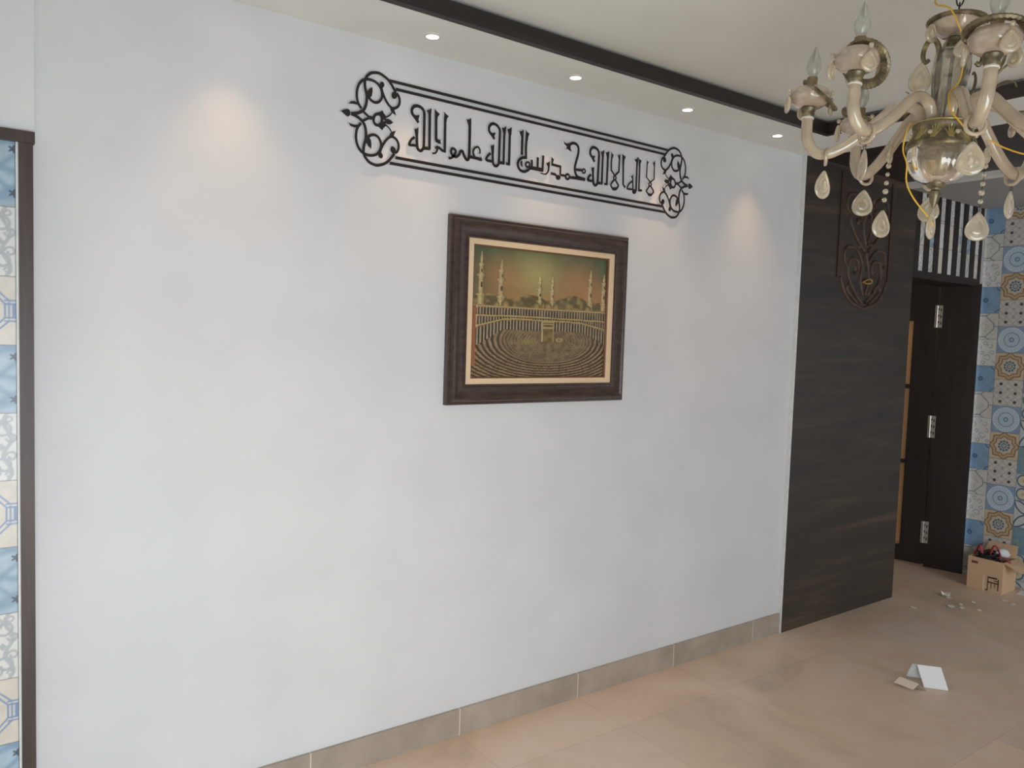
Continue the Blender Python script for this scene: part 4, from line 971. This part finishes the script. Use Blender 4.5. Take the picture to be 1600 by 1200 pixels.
# studs on the collar
for k in range(8):
    K(MB().sphere(pol(math.radians(20 + 45 * k), .0735, 2.044), .0055, 10, 6), 'crystal_stud', M['drop'])

# loose yellow installation wires
def wire(label, pts, r=.0019):
    tag(MB().tube([CH + pol(math.radians(d), rr_, z) for d, rr_, z in smooth_path(pts, 6)], r, 8).build('electric_wire', M['yellow']), label, 'wire', 'yellow wires on the chandelier')
wire('yellow wire hanging down from the ceiling past the chandelier top dish', [(75, .030, 2.575), (75, .028, 2.46), (70, .030, 2.385), (35, .050, 2.345), (5, .070, 2.325), (-8, .069, 2.305), (-20, .058, 2.285), (-42, .046, 2.255), (-50, .045, 2.21), (-40, .047, 2.17), (-10, .062, 2.135), (-12, .071, 2.095), (-22, .078, 2.072), (-32, .080, 2.055)])
wire('yellow wire looping from the chandelier collar down to the lowest glass drop', [(70, .070, 2.082), (62, .083, 2.060), (66, .086, 2.02), (60, .079, 1.985), (62, .076, 1.945), (58, .062, 1.910), (48, .040, 1.878), (20, .016, 1.842)])
wire('yellow wire trailing right from the chandelier out of the picture', [(262, .100, 2.038), (262, .13, 2.020), (264, .17, 2.002), (265, .22, 1.990), (266, .28, 1.985), (268, .34, 1.99)])

# ================================================================== FLOOR THINGS
bx = thing('cardboard_box', 'open brown cardboard box printed with a small chair, by the tiled wall', 'box', (5.452, -0.372, 0.0))
# box axes: x away from the room, y towards the white wall
BM = Matrix.Identity(4)
Wd, Dp, Hh, tk_ = .212, .20, .205, .004
MB().box(0, Dp, 0, Wd, 0, tk_).box(0, tk_, 0, Wd, tk_, Hh).box(Dp - tk_, Dp, 0, Wd, tk_, Hh).box(tk_, Dp - tk_, 0, tk_, tk_, Hh).box(tk_, Dp - tk_, Wd - tk_, Wd, tk_, Hh).build('carton_body', M['carton'], bx, smooth=False)
def flap(pts, name='flap', m='carton'):
    mb = MB(); a, b, c, d = [Vector(p) for p in pts]; n = (b - a).cross(d - a).normalized() * .004
    mb.add([a, b, c, d, a + n, b + n, c + n, d + n], [(0, 3, 2, 1), (4, 5, 6, 7), (0, 1, 5, 4), (1, 2, 6, 5), (2, 3, 7, 6), (3, 0, 4, 7)])
    return mb.build(name, M[m], bx, smooth=False)
flap([(.006, 0, Hh), (Dp - .006, 0, Hh), (Dp - .02, -.115, Hh - .035), (.02, -.10, Hh - .045)])
flap([(Dp, .006, Hh), (Dp, Wd - .006, Hh), (Dp + .055, Wd - .02, Hh + .07), (Dp + .055, .02, Hh + .07)])
flap([(.006, Wd, Hh - .004), (.006, Wd + .003, Hh - .10), (Dp - .006, Wd + .003, Hh - .10), (Dp - .006, Wd, Hh - .004)])
# printed chair and label on the face towards the room
pr = MB(); q = lambda y0, y1, z0, z1: pr.box(-.0008, 0.0, y0, y1, z0, z1)
q(.020, .026, .018, .092); q(.082, .087, .006, .098); q(.062, .066, .022, .058); q(.040, .044, .034, .058); q(.020, .087, .058, .066); q(.030, .082, .088, .098); q(.020, .050, .074, .080)
pr.box(-.0008, 0, .084, .098, 0.004, .012)
pr.build('printed_chair', M['ink'], bx, smooth=False)
MB().box(-.0008, 0, .152, .190, Hh - .042, Hh - .026).build('printed_label', M['redink'], bx, smooth=False)
MB().box(-.0005, 0, .104, .116, 0.0, .098).build('tape_strip', M['liner'], bx, smooth=False)

random.seed(5)
cb = MB()
for k in range(7):
    a0 = random.uniform(0, 6); rx, ry = random.uniform(.045, .065), random.uniform(.05, .068)
    pts = [(5.452 + .085 + rx * math.cos(a0 + t), -.372 + .125 + ry * math.sin(a0 + t), .175 + .009 * k + .008 * math.sin(3 * t + k)) for t in np.linspace(0, 2 * PI, 20)[:-1]]
    cb.tube(pts, .0055, 7, closed=True)
tag(cb.build('cable_coil', M['black']), 'coil of black cable lying on top inside the cardboard box', 'cable')
rc = MB()
for (px_, py_, pz_, dx, dy, dz) in ((.05, .15, .225, .02, .03, .045), (.045, .10, .235, .03, -.025, .05), (.055, .065, .215, .0, -.045, .01)):
    p0 = Vector((5.452 + px_, -.372 + py_, pz_))
    rc.tube(smooth_path([p0, p0 + Vector((dx * .5, dy * .5, dz)), p0 + Vector((dx, dy, dz * .9)), p0 + Vector((dx * 1.4, dy * 1.5, dz * .2)), p0 + Vector((dx * 1.2, dy * 1.9, -.02))], 5), .009, 8, .5)
tag(rc.build('cloth_strap', M['red']), 'red strap crumpled over the black cable in the box', 'strap')
def crumple(c, r, sc, seed, n=14):
    mb = MB(); mb.sphere((0, 0, 0), 1.0, n + 6, n)
    rs = np.random.RandomState(seed)
    dirs = rs.randn(26, 3); dirs /= np.linalg.norm(dirs, axis=1)[:, None]; amp = rs.rand(26) * .35
    out = []
    for v in mb.v:
        d = np.array(v); k = 1.0
        for q_, a in zip(dirs, amp): k -= a * max(0, float(d @ q_) - .72) * 2.2
        out.append((c[0] + v[0] * r * sc[0] * k, c[1] + v[1] * r * sc[1] * k, c[2] + v[2] * r * sc[2] * k))
    mb.v = out
    return mb
tag(crumple((5.60, -.305, .225), .05, (.9, 1.0, .75), 3).build('plastic_bag', M['plastic']), 'crumpled white plastic bag at the right side of the cardboard box', 'bag')
tag(MB().add([(5.56, -.42, .001), (5.66, -.40, .001), (5.68, -.52, .004), (5.57, -.54, .001), (5.56, -.42, .003), (5.66, -.40, .003), (5.68, -.52, .006), (5.57, -.54, .003)], [(0, 3, 2, 1), (4, 5, 6, 7), (0, 1, 5, 4), (1, 2, 6, 5), (2, 3, 7, 6), (3, 0, 4, 7)]).build('paper_sheet', M['paper'], smooth=False), 'white paper sheet on the floor right of the cardboard box', 'paper')

# paper heap in the middle of the floor: folded white leaflet, printed sheet and cream card
def sheet(name, f, nu, nv, m, th=.0006):
    mb = MB(); vs = []
    for k in (0, 1):
        for j in range(nv + 1):
            for i in range(nu + 1):
                p = Vector(f(i / nu, j / nv)); p.z += k * th; vs.append(p)
    N = (nu + 1) * (nv + 1); fs = []
    for j in range(nv):
        for i in range(nu):
            a = j * (nu + 1) + i; q_ = (a, a + 1, a + nu + 2, a + nu + 1)
            fs += [q_[::-1], tuple(x + N for x in q_)]
    rim = [i for i in range(nu + 1)] + [j * (nu + 1) + nu for j in range(1, nv + 1)] + [nv * (nu + 1) + i for i in range(nu - 1, -1, -1)] + [j * (nu + 1) for j in range(nv - 1, 0, -1)]
    for a, b in zip(rim, rim[1:] + rim[:1]): fs.append((a, b, b + N, a + N))
    mb.add(vs, fs)
    return mb.build(name, M[m], angle=50)
A0, A1 = Vector((3.652, -.812, .001)), Vector((3.690, -.885, .001))
def mixv(a, b, t): return a * (1 - t) + b * t
# leaflet bent over like a tent: (ridge at the back left, open side to the left)
def leaflet(u, v):
    base = mixv(Vector((3.628, -.788, 0)), Vector((3.692, -.866, 0)), v)      # foot line of the near side
    dirn = Vector((.35, .93, 0)).normalized()
    s = u * .24
    if s < .100: off, z = s * .50, .0018 + s * .86
    elif s < .130: off, z = .050 + (s - .100) * .9, .0878 - ((s - .100) / .03) ** 2 * .006
    else: off, z = .077 + (s - .130) * .40, max(.003, .0818 - (s - .130) * .86)
    p = base + dirn * off
    return (p.x, p.y, z)
pl = thing('folded_leaflet', 'folded white leaflet standing like a tent on the floor', 'paper', (3.65, -.80, 0))
o = sheet('leaflet_sheet', leaflet, 24, 8, 'paper'); o.parent = pl; o.matrix_local = Matrix.Translation((-3.65, .80, 0))
tag(sheet('printed_sheet', lambda u, v: (3.572 + .100 * v + .034 * u * (1 - .5 * v), -.765 + .085 * v - .045 * u, .0012 + .012 * u * (1 - u)), 8, 6, 'printpaper'), 'small printed paper lying flat left of the white leaflet', 'paper')
tag(sheet('cream_card', lambda u, v: (3.533 + .062 * v, -.785 + .090 * u + .004 * v, .0135 + .010 * v), 8, 3, 'creampaper'), 'cream paper strip lying in front of the printed paper', 'paper')

rs = [(5.092, -.195, .020), (5.075, -.225, .012), (5.11, -.18, .014), (4.69, -.198, .013), (5.007, -.321, .013), (4.917, -.307, .018), (4.95, -.36, .010), (4.99, -.44, .011), (5.302, -.496, .012), (5.33, -.44, .016), (5.12, -.35, .010)]
rs_w = ['largest, upright, in front of the dark door', 'beside the largest one near the dark door', 'behind the largest one near the dark door', 'lone, nearest the dark panel', 'middle of the floor before the box', 'long one in the scattered row', 'small one in the scattered row', 'right end of the scattered row', 'in front of the box corner', 'just below the printed chair box', 'small one behind the row']
for i, ((x, y, r), wv) in enumerate(zip(rs, rs_w)):
    random.seed(40 + i); n = 7; r *= 1.45
    poly = [(x + r * random.uniform(.5, 1.1) * math.cos(2 * PI * k / n) * 1.3, y + r * random.uniform(.5, 1.1) * math.sin(2 * PI * k / n)) for k in range(n)]
    mb = MB()
    lift = [random.uniform(0, .35) * r for _ in range(n)]
    if i == 0: lift = [v * 3.2 for v in lift]
    vs = [(a, b, .0006 + l) for (a, b), l in zip(poly, lift)] + [(a, b, .0022 + l) for (a, b), l in zip(poly, lift)]
    ca = (x, y, .0005); cb_ = (x, y, .0030)
    vs += [ca, cb_]
    fs = [(2 * n, (k + 1) % n, k) for k in range(n)] + [(2 * n + 1, n + k, n + (k + 1) % n) for k in range(n)] + [(k, (k + 1) % n, n + (k + 1) % n, n + k) for k in range(n)]
    mb.add(vs, fs)
    tag(mb.build('torn_scrap', M['scrap'], smooth=False), 'torn pale scrap on the floor, ' + wv, 'scrap', 'torn scraps on the hall floor')
